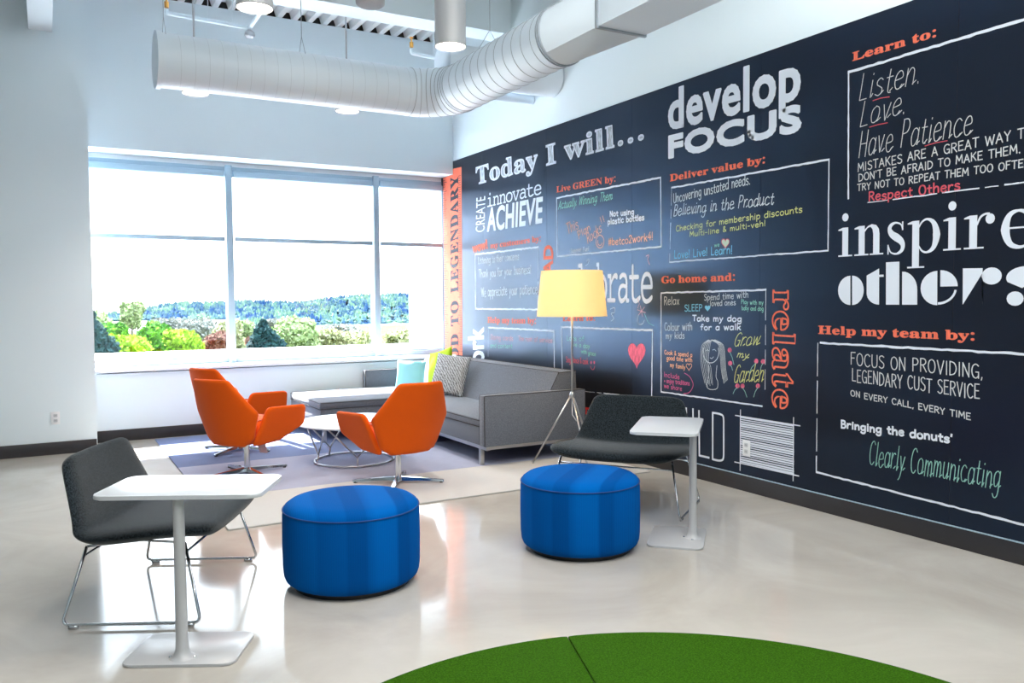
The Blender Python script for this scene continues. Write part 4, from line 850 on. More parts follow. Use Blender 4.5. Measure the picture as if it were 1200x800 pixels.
LINES = [
[[8.759,1.975,7.315,1.975],0.0203,"white",1,0],
[[7.315,1.975,7.333,1.328],0.0106,"white",1,1],
[[7.333,1.328,8.76,1.328],0.0178,"white",1,0],
[[8.76,1.328,8.759,1.975],0.0163,"white",1,0],
[[6.962,2.441,5.367,2.432],0.017,"white",1,0],
[[5.367,2.432,5.358,1.861],0.0113,"white",1,0],
[[5.358,1.861,6.956,1.86],0.0142,"white",1,0],
[[6.956,1.86,6.962,2.441],0.0137,"white",1,0],
[[5.228,2.331,3.68,2.325],0.0139,"white",1,0],
[[3.68,2.325,3.679,1.734],0.0089,"white",1,0],
[[3.679,1.734,5.251,1.729],0.0112,"white",1,0],
[[5.251,1.729,5.228,2.331],0.0084,"white",1,1],
[[5.358,1.478,4.211,1.485],0.0142,"white",1,0],
[[4.238,0.65,5.355,0.649],0.0123,"white",1,0],
[[5.355,0.649,5.358,1.478],0.0115,"white",1,0],
[[4.211,1.485,4.211,0.774],0.0085,"white",1,1],
[[3.538,2.85,2.111,2.867],0.0173,"white",1,0],
[[3.538,2.85,3.528,2.054],0.0119,"white",1,0],
[[3.384,2.014,2.089,2.022],0.0106,"white",1,1],
[[3.731,1.127,2.066,1.12],0.0147,"white",1,0],
[[3.752,1.124,3.754,0.256],0.0102,"white",1,1],
[[3.75,0.257,2.043,0.207],0.0138,"white",1,0],
[[6.883,1.156,5.469,1.162],0.017,"white",1,0],
[[5.469,1.162,5.479,0.586],0.0116,"white",1,0],
[[6.867,0.568,6.883,1.156],0.0136,"white",1,0],
[[6.529,0.548,5.484,0.586],0.0099,"white",1,1],
[[8.438,1.112,7.021,1.114],0.0179,"white",1,0],
[[7.021,1.114,7.017,0.59],0.0156,"white",1,0],
[[8.438,1.109,8.459,0.55],0.0079,"white",1,1],
[[3.358,2.635,3.304,2.639,3.246,2.634],0.0053,"rose",0,0],
[[3.379,2.478,3.319,2.482,3.255,2.481],0.0053,"rose",0,0],
[[3.007,2.301,2.944,2.308,2.872,2.308],0.005,"rose",0,0],
[[4.449,0.599,4.449,0.145],0.0082,"white",0,0],
[[3.95,0.602,3.949,0.161],0.0077,"white",0,0],
[[4.501,0.552,3.894,0.552],0.0083,"white",0,0],
[[4.504,0.2,3.9,0.204],0.0083,"white",0,0],
[[4.449,0.545,3.951,0.545],0.0121,"white",0,0],
[[4.449,0.528,3.95,0.529],0.0076,"white",0,0],
[[4.449,0.512,3.95,0.512],0.0102,"white",0,0],
[[4.449,0.495,3.95,0.496],0.0133,"white",0,0],
[[4.449,0.479,3.95,0.479],0.0121,"white",0,0],
[[4.448,0.462,3.95,0.462],0.0076,"white",0,0],
[[4.448,0.445,3.949,0.446],0.0102,"white",0,0],
[[4.448,0.429,3.949,0.429],0.0133,"white",0,0],
[[4.448,0.412,3.949,0.413],0.0121,"white",0,0],
[[4.448,0.396,3.949,0.396],0.0076,"white",0,0],
[[4.448,0.379,3.948,0.379],0.0102,"white",0,0],
[[4.448,0.362,3.948,0.363],0.0134,"white",0,0],
[[4.447,0.346,3.948,0.346],0.0121,"white",0,0],
[[4.447,0.329,3.948,0.329],0.0076,"white",0,0],
[[4.447,0.312,3.948,0.313],0.0102,"white",0,0],
[[4.447,0.296,3.947,0.296],0.0134,"white",0,0],
[[4.447,0.279,3.947,0.279],0.0121,"white",0,0],
[[4.447,0.263,3.947,0.263],0.0076,"white",0,0],
[[4.446,0.246,3.947,0.246],0.0102,"white",0,0],
[[4.446,0.229,3.947,0.229],0.0134,"white",0,0],
[[4.446,0.213,3.946,0.213],0.0121,"white",0,0],
[[5.35,0.545,5.349,0.181],0.0172,"white",0,0],
[[5.35,0.545,5.253,0.545,5.221,0.513,5.252,0.395,5.35,0.383],0.0172,"white",0,0],
[[5.35,0.376,5.241,0.368,5.209,0.287,5.251,0.181,5.349,0.181],0.0172,"white",0,0],
[[5.126,0.544,5.12,0.216,5.083,0.186,5.038,0.207,5.038,0.242,5.044,0.546],0.0167,"white",0,0],
[[4.964,0.548,4.957,0.199],0.0164,"white",0,0],
[[4.895,0.542,4.888,0.187],0.0162,"white",0,0],
[[4.888,0.187,4.781,0.187],0.0162,"white",0,0],
[[4.742,0.544,4.74,0.182],0.0159,"white",0,0],
[[4.74,0.182,4.674,0.182,4.629,0.198,4.62,0.239],0.0159,"white",0,0],
[[4.62,0.239,4.622,0.495],0.0156,"white",0,0],
[[4.622,0.495,4.631,0.533,4.677,0.544,4.742,0.544],0.0156,"white",0,0],
[[4.615,1.857,4.614,1.86,4.612,1.865,4.605,1.871,4.595,1.873,4.585,1.87,4.577,1.862,4.574,1.852,4.577,1.841,4.585,1.831,4.595,1.823,4.605,1.815,4.611,1.808,4.614,1.803,4.614,1.801,4.615,1.803,4.618,1.808,4.625,1.816,4.634,1.825,4.645,1.835,4.653,1.846,4.656,1.857,4.653,1.867,4.645,1.874,4.635,1.876,4.625,1.873,4.618,1.866,4.615,1.86,4.615,1.857],0.0058,"rose",0,0],
[[5.013,0.894,5.012,0.896,5.01,0.901,5.005,0.906,4.998,0.908,4.989,0.907,4.983,0.902,4.981,0.894,4.983,0.886,4.989,0.878,4.997,0.871,5.005,0.864,5.01,0.858,5.012,0.854,5.013,0.852,5.013,0.854,5.015,0.858,5.02,0.863,5.028,0.869,5.036,0.875,5.043,0.882,5.045,0.89,5.043,0.898,5.036,0.904,5.028,0.906,5.021,0.905,5.015,0.9,5.013,0.896,5.013,0.894],0.0055,"peach",0,0],
[[6.163,1.956,6.165,1.94,6.173,1.925,6.184,1.913,6.199,1.905,6.215,1.902,6.233,1.903,6.25,1.908,6.265,1.918,6.276,1.932,6.284,1.948,6.286,1.964,6.284,1.981,6.276,1.996,6.264,2.008,6.25,2.016,6.233,2.019,6.215,2.018,6.198,2.012,6.184,2.002,6.172,1.989,6.165,1.973,6.163,1.956],0.007,"peach",0,0],
[[6.191,1.946,6.196,1.938,6.202,1.932,6.209,1.927,6.218,1.925,6.227,1.925,6.236,1.928,6.244,1.933,6.251,1.939,6.256,1.947,6.259,1.956,6.259,1.966,6.257,1.975],0.0063,"peach",0,0],
[[6.314,0.802,6.317,0.791,6.322,0.782,6.329,0.774,6.338,0.769,6.347,0.767,6.356,0.768,6.364,0.772,6.372,0.778,6.377,0.787,6.38,0.798],0.0064,"rose",0,0],
[[5.618,1.323,5.562,1.311],0.0066,"rosed",0,0],
[[5.618,1.323,5.603,1.277],0.0066,"rosed",0,0],
[[5.618,1.323,5.659,1.289],0.0066,"rosed",0,0],
[[5.618,1.323,5.675,1.335],0.0066,"rosed",0,0],
[[5.618,1.323,5.633,1.369],0.0066,"rosed",0,0],
[[5.618,1.323,5.577,1.357],0.0066,"rosed",0,0],
[[5.577,1.305,5.554,1.269,5.52,1.226,5.452,1.202],0.0066,"mint",0,0],
[[5.659,1.29,5.671,1.238,5.647,1.208,5.6,1.217,5.577,1.247],0.0059,"dim",0,0],
[[5.671,1.438,5.647,1.386,5.671,1.349],0.0052,"rosed",0,0],
[[6.067,1.339,6.003,1.351,6.003,1.309,6.054,1.301,6.016,1.255,6.054,1.231],0.007,"dim",0,0],
[[6.445,1.79,6.403,1.808,6.417,1.764,6.459,1.75],0.0057,"dim",0,0],
[[5.555,1.793,5.521,1.799,5.532,1.763,5.509,1.719],0.008,"rosed",0,0],
[[4.684,1.049,4.68,1.032,4.679,1.013,4.682,0.995,4.689,0.978,4.699,0.963,4.713,0.95,4.728,0.94,4.745,0.933,4.764,0.93,4.782,0.93,4.8,0.935,4.816,0.944,4.829,0.955,4.84,0.97,4.848,0.987,4.851,1.005,4.851,1.023,4.846,1.041],0.0065,"dim",0,0],
[[4.793,1.107,4.86,1.065,4.878,0.983,4.868,0.89,4.829,0.765],0.004,"dim",0,0],
[[4.787,1.106,4.845,1.065,4.864,0.977,4.851,0.891,4.814,0.753],0.004,"dim",0,0],
[[4.782,1.105,4.831,1.066,4.849,0.971,4.833,0.892,4.8,0.741],0.004,"dim",0,0],
[[4.776,1.104,4.816,1.066,4.835,0.965,4.816,0.893,4.786,0.762],0.004,"dim",0,0],
[[4.77,1.103,4.802,1.067,4.821,0.96,4.799,0.894,4.772,0.75],0.004,"dim",0,0],
[[4.765,1.102,4.788,1.068,4.806,0.954,4.782,0.895,4.758,0.771],0.004,"dim",0,0],
[[4.759,1.101,4.774,1.068,4.792,0.948,4.765,0.896,4.744,0.759],0.004,"dim",0,0],
[[4.765,1.108,4.681,1.072,4.662,0.982,4.652,0.891,4.634,0.814],0.004,"dim",0,0],
[[4.755,1.109,4.671,1.073,4.652,0.982,4.642,0.892,4.623,0.782],0.004,"dim",0,0],
[[4.746,1.109,4.661,1.073,4.642,0.983,4.632,0.892,4.614,0.789],0.004,"dim",0,0],
[[4.737,1.109,4.651,1.074,4.632,0.983,4.622,0.893,4.604,0.797],0.0039,"dim",0,0],
[[4.728,1.11,4.641,1.074,4.622,0.984,4.613,0.894,4.594,0.804],0.0039,"dim",0,0],
[[4.718,1.11,4.631,1.074,4.612,0.984,4.603,0.894,4.584,0.811],0.0039,"dim",0,0],
[[4.792,0.908,4.786,0.828,4.8,0.787],0.0053,"dim",0,0],
[[4.698,0.914,4.707,0.828,4.688,0.79,4.697,0.736,4.772,0.723,4.81,0.746,4.791,0.788],0.0052,"dim",0,0],
[[4.821,1.02,4.802,1.03,4.783,1.021],0.0047,"dim",0,0],
[[4.746,1.03,4.727,1.037,4.708,1.025],0.0046,"dim",0,0],
[[4.773,0.969,4.754,0.963,4.736,0.978],0.0046,"dim",0,0],
[[4.564,1.026,4.537,0.985,4.519,0.932],0.0058,"mint",0,0],
[[4.558,0.926,4.542,0.914,4.532,0.889],0.0058,"mint",0,0],
[[4.298,0.959,4.338,0.925,4.364,0.879],0.0056,"mint",0,0],
[[4.233,0.96,4.247,0.94,4.257,0.909],0.0055,"mint",0,0],
[[4.482,0.762,4.508,0.744,4.526,0.713],0.0057,"mint",0,0],
[[4.431,0.767,4.405,0.74,4.387,0.701],0.0057,"mint",0,0],
[[4.28,0.78,4.304,0.75,4.32,0.708],0.0056,"mint",0,0],
[[5.066,0.828,5.005,0.805,4.965,0.753,4.975,0.712,5.015,0.674,5.075,0.661],0.0069,"pink",0,0],
[[2.886,0.432,2.691,0.473,2.581,0.487],0.0,"mint",0,0]]
FILLS = [
[[5.682,0.99,5.681,0.998,5.672,1.017,5.653,1.036,5.624,1.046,5.594,1.04,5.571,1.018,5.562,0.988,5.571,0.955,5.594,0.924,5.624,0.894,5.653,0.867,5.672,0.843,5.681,0.826,5.682,0.82,5.684,0.826,5.692,0.842,5.712,0.863,5.741,0.887,5.773,0.914,5.797,0.943,5.807,0.976,5.797,1.008,5.773,1.032,5.741,1.041,5.712,1.034,5.692,1.016,5.684,0.998],"pinkfill"],
[[4.615,1.856,4.614,1.858,4.612,1.864,4.606,1.87,4.597,1.872,4.587,1.869,4.58,1.861,4.577,1.851,4.579,1.841,4.587,1.832,4.596,1.824,4.605,1.816,4.611,1.809,4.614,1.804,4.614,1.803,4.615,1.804,4.618,1.81,4.624,1.817,4.633,1.826,4.643,1.835,4.651,1.846,4.654,1.856,4.651,1.866,4.643,1.872,4.633,1.874,4.624,1.871,4.618,1.864,4.615,1.858],"pale"],
[[4.804,1.362,4.804,1.364,4.802,1.368,4.797,1.372,4.789,1.373,4.782,1.372,4.775,1.367,4.773,1.361,4.775,1.354,4.781,1.347,4.789,1.341,4.796,1.335,4.801,1.331,4.804,1.327,4.804,1.326,4.804,1.327,4.807,1.331,4.812,1.335,4.819,1.341,4.827,1.347,4.833,1.353,4.836,1.36,4.833,1.367,4.827,1.372,4.819,1.373,4.812,1.372,4.807,1.368,4.805,1.364],"cyan"],
[[6.358,0.835,6.362,0.823,6.372,0.818,6.382,0.822,6.386,0.833,6.381,0.845,6.372,0.85,6.362,0.846],"pinkfill"],
[[6.309,0.838,6.313,0.826,6.323,0.821,6.333,0.825,6.337,0.836,6.333,0.848,6.323,0.853,6.313,0.849],"pinkfill"],
[[4.541,1.04,4.547,1.026,4.564,1.019,4.58,1.024,4.587,1.038,4.58,1.052,4.564,1.058,4.548,1.053],"pinkfill"],
[[4.535,0.941,4.542,0.927,4.558,0.92,4.575,0.924,4.582,0.938,4.575,0.952,4.559,0.958,4.542,0.954],"pinkfill"],
[[4.277,0.972,4.283,0.959,4.298,0.952,4.313,0.957,4.32,0.97,4.314,0.983,4.298,0.99,4.283,0.985],"pinkfill"],
[[4.212,0.973,4.218,0.96,4.233,0.953,4.248,0.958,4.254,0.971,4.248,0.984,4.233,0.99,4.218,0.986],"pinkfill"],
[[4.46,0.777,4.466,0.763,4.482,0.756,4.498,0.76,4.505,0.773,4.499,0.787,4.483,0.794,4.467,0.79],"pinkfill"],
[[4.409,0.781,4.415,0.767,4.431,0.76,4.446,0.764,4.453,0.777,4.447,0.791,4.431,0.798,4.415,0.794],"pinkfill"],
[[4.259,0.794,4.265,0.78,4.28,0.774,4.295,0.778,4.301,0.79,4.295,0.804,4.28,0.811,4.265,0.807],"pinkfill"]]

# ------------------------------------------------------------------ chalkboard mural on the right wall
def flatm(name, col, rough=.75, hatch=0):
    m = mat(name, col, rough, spec=.25)
    if hatch:
        n = m.node_tree; b = n.nodes['Principled BSDF']; t = n.nodes.new('ShaderNodeTexCoord'); mp = n.nodes.new('ShaderNodeMapping'); mp.inputs['Scale'].default_value = (1, 60, 8)
        z = n.nodes.new('ShaderNodeTexNoise'); z.inputs['Scale'].default_value = 2; z.inputs['Detail'].default_value = 2
        r = n.nodes.new('ShaderNodeValToRGB'); q = r.color_ramp.elements; q[0].position = .42; q[0].color = (*[c * hatch for c in col], 1); q[1].position = .55; q[1].color = (*col, 1)
        n.links.new(t.outputs['Object'], mp.inputs[0]); n.links.new(mp.outputs[0], z.inputs['Vector']); n.links.new(z.outputs['Fac'], r.inputs[0]); n.links.new(r.outputs[0], b.inputs['Base Color'])
    return m
CK = {'white': flatm('print_white', (.72, .78, .88)), 'whitef': None, 'chalk': flatm('print_chalk_fill', (.60, .68, .78), hatch=.45), 'coral': flatm('print_coral', (.92, .20, .12), hatch=.85), 'dim': flatm('chalk_grey', (.62, .68, .72)),
      'chalkw': flatm('chalk_white', (.58, .62, .66)), 'green': flatm('chalk_green', (.28, .62, .50)), 'peach': flatm('chalk_orange', (.90, .44, .26)), 'yellow': flatm('chalk_yellow', (.62, .66, .26)), 'cyan': flatm('chalk_cyan', (.22, .58, .78)),
      'pink': flatm('chalk_pink', (.58, .12, .28)), 'rose': flatm('chalk_red', (.62, .10, .14)), 'rosed': flatm('chalk_faded_red', (.70, .40, .44)), 'mint': flatm('chalk_mint', (.24, .50, .46)), 'pinkfill': flatm('chalk_pink_fill', (.80, .16, .28), hatch=.6),
      'pale': flatm('chalk_pale', (.6, .75, .62)), 'navy': flatm('print_navy', (.05, .06, .08)), 'redline': flatm('print_red', (.7, .04, .04))}
CK['whitef'] = CK['white']
MU = thing('chalkboard_mural', 'dark chalkboard mural with printed headings and chalk handwriting covering the right wall', 'mural', (XR, 0, 0))
XS = -.006   # sheet front, local x
edges = [9.698, 8.55, 7.15, 5.75, 4.27, 2.82, 1.4, .0, -1.4]
for a, b in zip(edges, edges[1:]):
    if a > YB:
        poly = [(b + .001, .122), (a, .122), (a, 2.998), (YB, 2.998), (YB, 3.16), (b + .001, 3.16)]
    else: poly = [(b + .001, .122), (a - .001, .122), (a - .001, 3.16), (b + .001, 3.16)]
    MB().prism(poly, XS, 0, mp=lambda x, y, z: (z, x, y)).build('vinyl_sheet', MURAL, MU)
TH = XS - .0012
H_ = {
'a':"5|4.4 4 3 5 1.3 4.6 .4 2.5 1.2 .3 2.8 .2 4.3 1.8;4.5 5 4.4 .2",'b':"5|.6 8 .6 .2;.6 3 2 4.8 4 4.2 4.4 2.2 3 .2 .6 .6",'c':"4.6|4.2 4.2 2.6 5 .9 4 .4 2.2 1.4 .3 3 0 4.2 .8",
'd':"5|4.4 4 3 5 1 4.2 .4 2.2 1.4 .2 3 .3 4.4 1.8;4.5 8 4.5 .1",'e':"4.6|.6 2.6 4 3 3.6 4.6 2.2 5 .8 4 .4 2 1.4 .2 3 0 4.2 1",'f':"3.8|3.8 7.4 2.7 8 1.9 7 1.7 4 1.6 0;.4 4.7 3.4 4.8",
'g':"5|4.4 4.2 2.8 5 .9 4.2 .5 2.4 1.4 .5 3 .7 4.3 2.2;4.4 5 4.3 -.8 3.4 -2.6 1.7 -2.8 .5 -1.8",'h':"4.8|.6 8 .6 0;.6 2.8 2.2 4.8 3.8 4.3 4.1 2 4.1 0",'i':"1.8|.9 5 .9 0;.9 6.6 1 7",
'j':"2.4|1.6 5 1.5 -1.2 .9 -2.6 -.2 -2.6;1.6 6.6 1.7 7",'k':"4.4|.6 8 .6 0;3.9 4.8 .7 2.1;1.7 2.9 4.1 0",'l':"1.8|.9 8 .9 0",'m':"6.6|.6 5 .6 0;.6 3 1.8 4.8 3 4.2 3.2 2 3.2 0;3.2 3 4.4 4.8 5.6 4.2 5.9 2 5.9 0",
'n':"4.8|.6 5 .6 0;.6 3 2.2 4.8 3.8 4.2 4.1 2 4.1 0",'o':"5|2.6 5 .9 4.2 .4 2.4 1.2 .4 2.6 0 4.1 .7 4.6 2.6 4 4.3 2.4 5",'p':"5|.6 5 .6 -2.8;.6 3 2 4.8 4 4.2 4.4 2.2 3 .2 .7 .6",'q':"5|4.4 4 3 5 1 4.2 .4 2.2 1.4 .2 3 .3 4.4 1.8;4.5 5 4.5 -2.8",
'r':"3.8|.6 5 .6 0;.6 2.8 1.6 4.4 2.8 5 3.6 4.6",'s':"4.2|3.7 4.3 2.4 5 .9 4.4 .9 3.3 2.3 2.6 3.7 1.8 3.6 .6 2.1 0 .4 .6",'t':"3.6|1.7 7 1.6 2 2 .4 3.3 .2;.3 4.8 3.4 4.8",
'u':"4.8|.6 5 .6 2 1.2 .3 2.6 .1 4 1.8;4.1 5 4.2 0",'v':"4.4|.4 5 2.2 0;2.2 0 4 5",'w':"6.2|.4 5 1.7 0;1.7 0 3.1 4.6;3.1 4.6 4.5 0;4.5 0 5.8 5",'x':"4.2|.4 5 3.8 0;3.8 5 .4 0",'y':"4.6|.5 5 2.3 .4;4.2 5 2.3 .4 1.4 -1.8 .2 -2.8",'z':"4.2|.4 4.9 3.8 4.9;3.8 4.9 .4 0;.4 0 3.9 .1",
'A':"5.4|.2 0 2.7 8;2.7 8 5.1 0;1.1 2.8 4.3 2.8",'B':"5|.6 8 .6 0;.6 8 3.2 7.8 4 6.3 3 4.5 .6 4.2;.6 4.2 3.6 4 4.6 2.3 3.4 .3 .6 0",'C':"5.2|4.8 6.9 3.2 8 1.2 7 .4 4 1.3 1 3.2 0 4.9 1.1",'D':"5.4|.6 8 .6 0;.6 8 3.6 7.2 5 4.2 3.8 1 .6 0",
'E':"4.6|.6 8 .6 0;.6 7.9 4.2 8;.6 4.2 3.6 4.3;.6 0 4.3 .1",'F':"4.4|.6 8 .6 0;.6 7.9 4.2 8;.6 4.2 3.4 4.3",'G':"5.4|4.8 7 3.2 8 1.2 7 .4 4 1.3 1 3.2 0 4.9 1.4;4.9 3.4 4.9 0;3 3.5 5 3.5",'H':"5.4|.6 8 .6 0;4.8 8 4.8 0;.6 4.1 4.8 4.1",'I':"1.8|.9 8 .9 0",
'J':"4.2|3.6 8 3.5 2 2.4 .1 1 .3 .4 1.8",'K':"5|.6 8 .6 0;4.5 8 .7 3.6;1.8 4.8 4.7 0",'L':"4.4|.6 8 .5 .1;.5 .1 4.2 .1",'M':"6.6|.5 0 1 8;1 8 3.3 2.5;3.3 2.5 5.6 8;5.6 8 6.1 0",'N':"5.4|.6 0 .6 8;.6 8 4.7 0;4.7 0 4.8 8",
'O':"5.8|3 8 1.2 7 .4 4 1.2 1 3 0 4.7 1 5.4 4 4.6 7 2.8 8",'P':"5|.6 8 .6 0;.6 8 3.4 7.8 4.5 6 3.4 4.2 .6 3.8",'Q':"5.8|3 8 1.2 7 .4 4 1.2 1 3 0 4.7 1 5.4 4 4.6 7 2.8 8;3.6 2 5.6 -.4",'R':"5|.6 8 .6 0;.6 8 3.4 7.8 4.4 6.1 3.2 4.4 .6 4;2.2 4.1 4.8 0",
'S':"4.8|4.3 7.2 2.8 8 1 7.3 .8 5.7 2.4 4.3 4.2 3 4.1 1 2.4 0 .5 .9",'T':"5|.2 8 4.9 8;2.6 8 2.5 0",'U':"5.2|.6 8 .6 2.4 1.4 .3 2.8 0 4.2 .6 4.8 2.6 4.8 8",'V':"5.2|.3 8 2.6 0;2.6 0 4.9 8",'W':"7.4|.3 8 1.9 0;1.9 0 3.7 7;3.7 7 5.4 0;5.4 0 7.1 8",'X':"5|.4 8 4.6 0;4.6 8 .4 0",'Y':"5|.3 8 2.5 4;4.7 8 2.5 4;2.5 4 2.5 0",'Z':"4.8|.4 8 4.4 8;4.4 8 .4 0;.4 0 4.5 0",
'2':"4.6|.6 6.4 1.4 7.8 3 7.9 4 6.6 3.2 4 .4 .1;.4 .1 4.4 .1",'4':"4.8|3.4 8 .3 2.6;.3 2.6 4.6 2.6;3.5 5 3.4 0",'!':"1.8|.9 8 .8 2;.8 .6 .9 .1",'.':"1.6|.7 .5 .8 0",',':"1.6|.9 .6 .5 -1",'\'':"1.4|.8 8 .6 6.2",'-':"3.4|.5 3 2.9 3",'+':"4|.5 3 3.5 3;2 4.6 2 1.4",
'&':"5|4.6 .2 1.4 5.4 1.4 7.2 2.6 7.8 3.2 6.6 1 3 .7 1 2.2 0 4.4 2.8",'#':"5|1.6 7.4 1.2 0;3.6 7.4 3.2 0;.4 5 4.8 5;.2 2.4 4.6 2.4",':':"1.6|.7 4.4 .8 4;.7 .6 .8 .2",' ':"3.2|"}
def catmull(p, k=4):
    if len(p) < 4: return p
    q = [p[0]] + p + [p[-1]]; out = []
    for i in range(1, len(q) - 2):
        for j in range(k):
            t = j / k; a, b, c, d = q[i - 1], q[i], q[i + 1], q[i + 2]
            out.append(tuple(.5 * (2 * b[m] + (c[m] - a[m]) * t + (2 * a[m] - 5 * b[m] + 4 * c[m] - d[m]) * t * t + (3 * b[m] - a[m] - 3 * c[m] + d[m]) * t ** 3) for m in (0, 1)))
    return out + [p[-1]]
RC = 0
def ribbon(bm, P, wd, x=None, ragged=0):
    """flat strip of width wd along points (Y, Z) on the wall"""
    global RC
    RC = (RC + 1) % 9; x = (TH if x is None else x) - .0002 - RC * .0001; P = [Vector(p) for p in P]; n = len(P); A = []; B = []
    for i in range(n):
        t = P[min(i + 1, n - 1)] - P[max(i - 1, 0)]
        if t.length < 1e-7: t = Vector((1, 0))
        t.normalize(); nn = Vector((-t.y, t.x)); hw = wd / 2 * (1 + (random.uniform(-ragged, ragged * .6) if ragged else 0)); hw2 = wd / 2 * (1 + (random.uniform(-ragged, ragged * .6) if ragged else 0))
        e = t * (-wd * .35 if i == 0 else wd * .35 if i == n - 1 else 0)
        A.append(bm.verts.new((x, P[i].x + e.x + nn.x * hw, P[i].y + e.y + nn.y * hw))); B.append(bm.verts.new((x, P[i].x + e.x - nn.x * hw2, P[i].y + e.y - nn.y * hw2)))
    for i in range(n - 1): bm.faces.new((A[i], A[i + 1], B[i + 1], B[i]))
def frame2(e):
    y0, z0, y1, z1, yt, zt = e; return Vector((y0, z0)), Vector((y1 - y0, z1 - z0)), Vector((yt - y0, zt - z0))
def done(bm, name, col, label=None):
    for f in bm.faces:
        if f.normal.x > 0: pass
    bm.normal_update()
    for f in bm.faces:
        if f.normal.x > 0: f.normal_flip()
    me = bpy.data.meshes.new(name); bm.to_mesh(me); bm.free(); o = link(name, me, CK[col], MU)
    if label: o['label'] = label
    return o
def hand(text, e, wd, col, cursive=False):
    O, U, V = frame2(e); x = 0; st = []
    for ch in text:
        g = H_.get(ch, H_[' ']); w_, body = g.split('|')
        jy = random.uniform(-.35, .35)
        for poly in body.split(';'):
            if not poly.strip(): continue
            v = [float(q) for q in poly.split()]
            st.append(catmull([(x + v[i] + (v[i + 1] * .32 if cursive else 0), v[i + 1] + jy) for i in range(0, len(v), 2)]))
        if cursive and ch.islower():
            st.append([(x + float(w_) * .82, .3), (x + float(w_) * 1.15 + .25, 1.1)])
        x += float(w_) * (.98 if cursive else 1.0) + (1.1 if cursive else .9)
    W_ = x - .9; bm = bmesh.new()
    for s_ in st: ribbon(bm, [O + U * (px / W_) + V * (py / 8) for px, py in s_], wd)
    return done(bm, 'handwriting', col)
def polyfill(polys, x=None):
    """fill outlines (list of loops of Vector 2D) through a 2-D curve"""
    cu = bpy.data.curves.new('t', 'CURVE'); cu.dimensions = '2D'; cu.fill_mode = 'BOTH'
    for p in polys:
        s_ = cu.splines.new('POLY'); s_.points.add(len(p) - 1)
        for i, q in enumerate(p): s_.points[i].co = (q[0], q[1], 0, 1)
        s_.use_cyclic_u = True
    o = bpy.data.objects.new('t', cu); me = bpy.data.meshes.new_from_object(o)
    bm = bmesh.new(); bm.from_mesh(me); bpy.data.objects.remove(o); bpy.data.curves.remove(cu); bpy.data.meshes.remove(me)
    x = TH if x is None else x
    for v in bm.verts: v.co = Vector((x, v.co.x, v.co.y))
    return bm
def glyphs(text, e, font, track=0, space=110, vs=1.0):
    F2 = GL[font]; x = 0; loops = []; caph = 330 if font == 'B' else 308
    for ch in text:
        if ch == ' ': x += space; continue
        adv, ls = F2[ch]
        for l in ls: loops.append([(x + l[i], l[i + 1]) for i in range(0, len(l), 2)])
        x += adv + track
    xs = [p[0] for l in loops for p in l]; a, b = min(xs), max(xs); O, U, V = frame2(e)
    if text == 'Today I will...': caph = 345
    return [[O + U * ((px - a) / (b - a)) + V * (py * vs / caph) for px, py in l] for l in loops]
def sans(text, e, wd):
    cu = bpy.data.curves.new('t', 'FONT'); cu.body = text; cu.resolution_u = 4; cu.space_character = 1.06 if wd else 1.0
    o = bpy.data.objects.new('t', cu); C.objects.link(o); me = bpy.data.meshes.new_from_object(o)
    bm = bmesh.new(); bm.from_mesh(me); bpy.data.objects.remove(o); bpy.data.curves.remove(cu); bpy.data.meshes.remove(me)
    xs = [v.co.x for v in bm.verts]; ys = [v.co.y for v in bm.verts]; a, b = min(xs), max(xs)
    lo, hi = (min(ys), max(ys)); hi = max(ys); base = 0 if min(ys) < -.1 else lo
    O, U, V = frame2(e)
    for v in bm.verts:
        p = O + U * ((v.co.x - a) / (b - a)) + V * ((v.co.y - base) / (hi - base)); v.co = Vector((TH, p.x, p.y))
    if wd:
        for s_ in [[(v.co.y, v.co.z) for v in ed.verts] for ed in bm.edges if len(ed.link_faces) == 1]: ribbon(bm, s_, wd)
    return bm
def arcp(cx, cy, rx, ry, a0, a1, n=14): return [(cx + rx * cos(radians(a0 + (a1 - a0) * i / n)), cy + ry * sin(radians(a0 + (a1 - a0) * i / n))) for i in range(n + 1)]
def others(e):
    """art-deco stencil word, drawn on a grid: x-height 33, ascender 47, width 249"""
    L = []
    L += [arcp(18, 16.5, 18, 17, 90, 270), arcp(20.5, 16.5, 16.5, 17, 90, -90)]
    L += [arcp(58, 13, 17, 13, 180, 270, 8) + [(58, 40.5), (41, 33)], [(58, 31), (64, 31), (64, 33.5), (58, 33.5)]]
    L += [[(67, 0), (84.5, 0), (84.5, 47), (67, 47)], [(88, 0), (107, 0)] + arcp(88, 16, 19, 20, 0, 90, 8)]
    L += [arcp(131, 17.5, 20, 18, 90, 270), [(134.5, 19)] + arcp(134.5, 19, 20, 17, 0, 90, 8), arcp(131, 17.5, 22.5, 17.5, -88, -8, 8) + arcp(131, 17.5, 20, 15, -8, -88, 8)]
    L += [[(160, 0), (181.5, 0), (181.5, 36.5), (160, 37)], arcp(191, 28.5, 10.5, 8.5, 0, 360, 20)[:-1]]
    L += [arcp(226, 26, 20, 11, 90, 200, 10) + [(222, 16), (234, 12), (246, 4)] + [(226, 26)], arcp(215, 6, 8.5, 7, 0, 360, 16)[:-1], arcp(228, 10, 18, 11, -90, 60, 10) + [(228, 20)]]
    O, U, V = frame2(e); return [[O + U * (x / 249) + V * (y / 47) for x, y in l] for l in L]
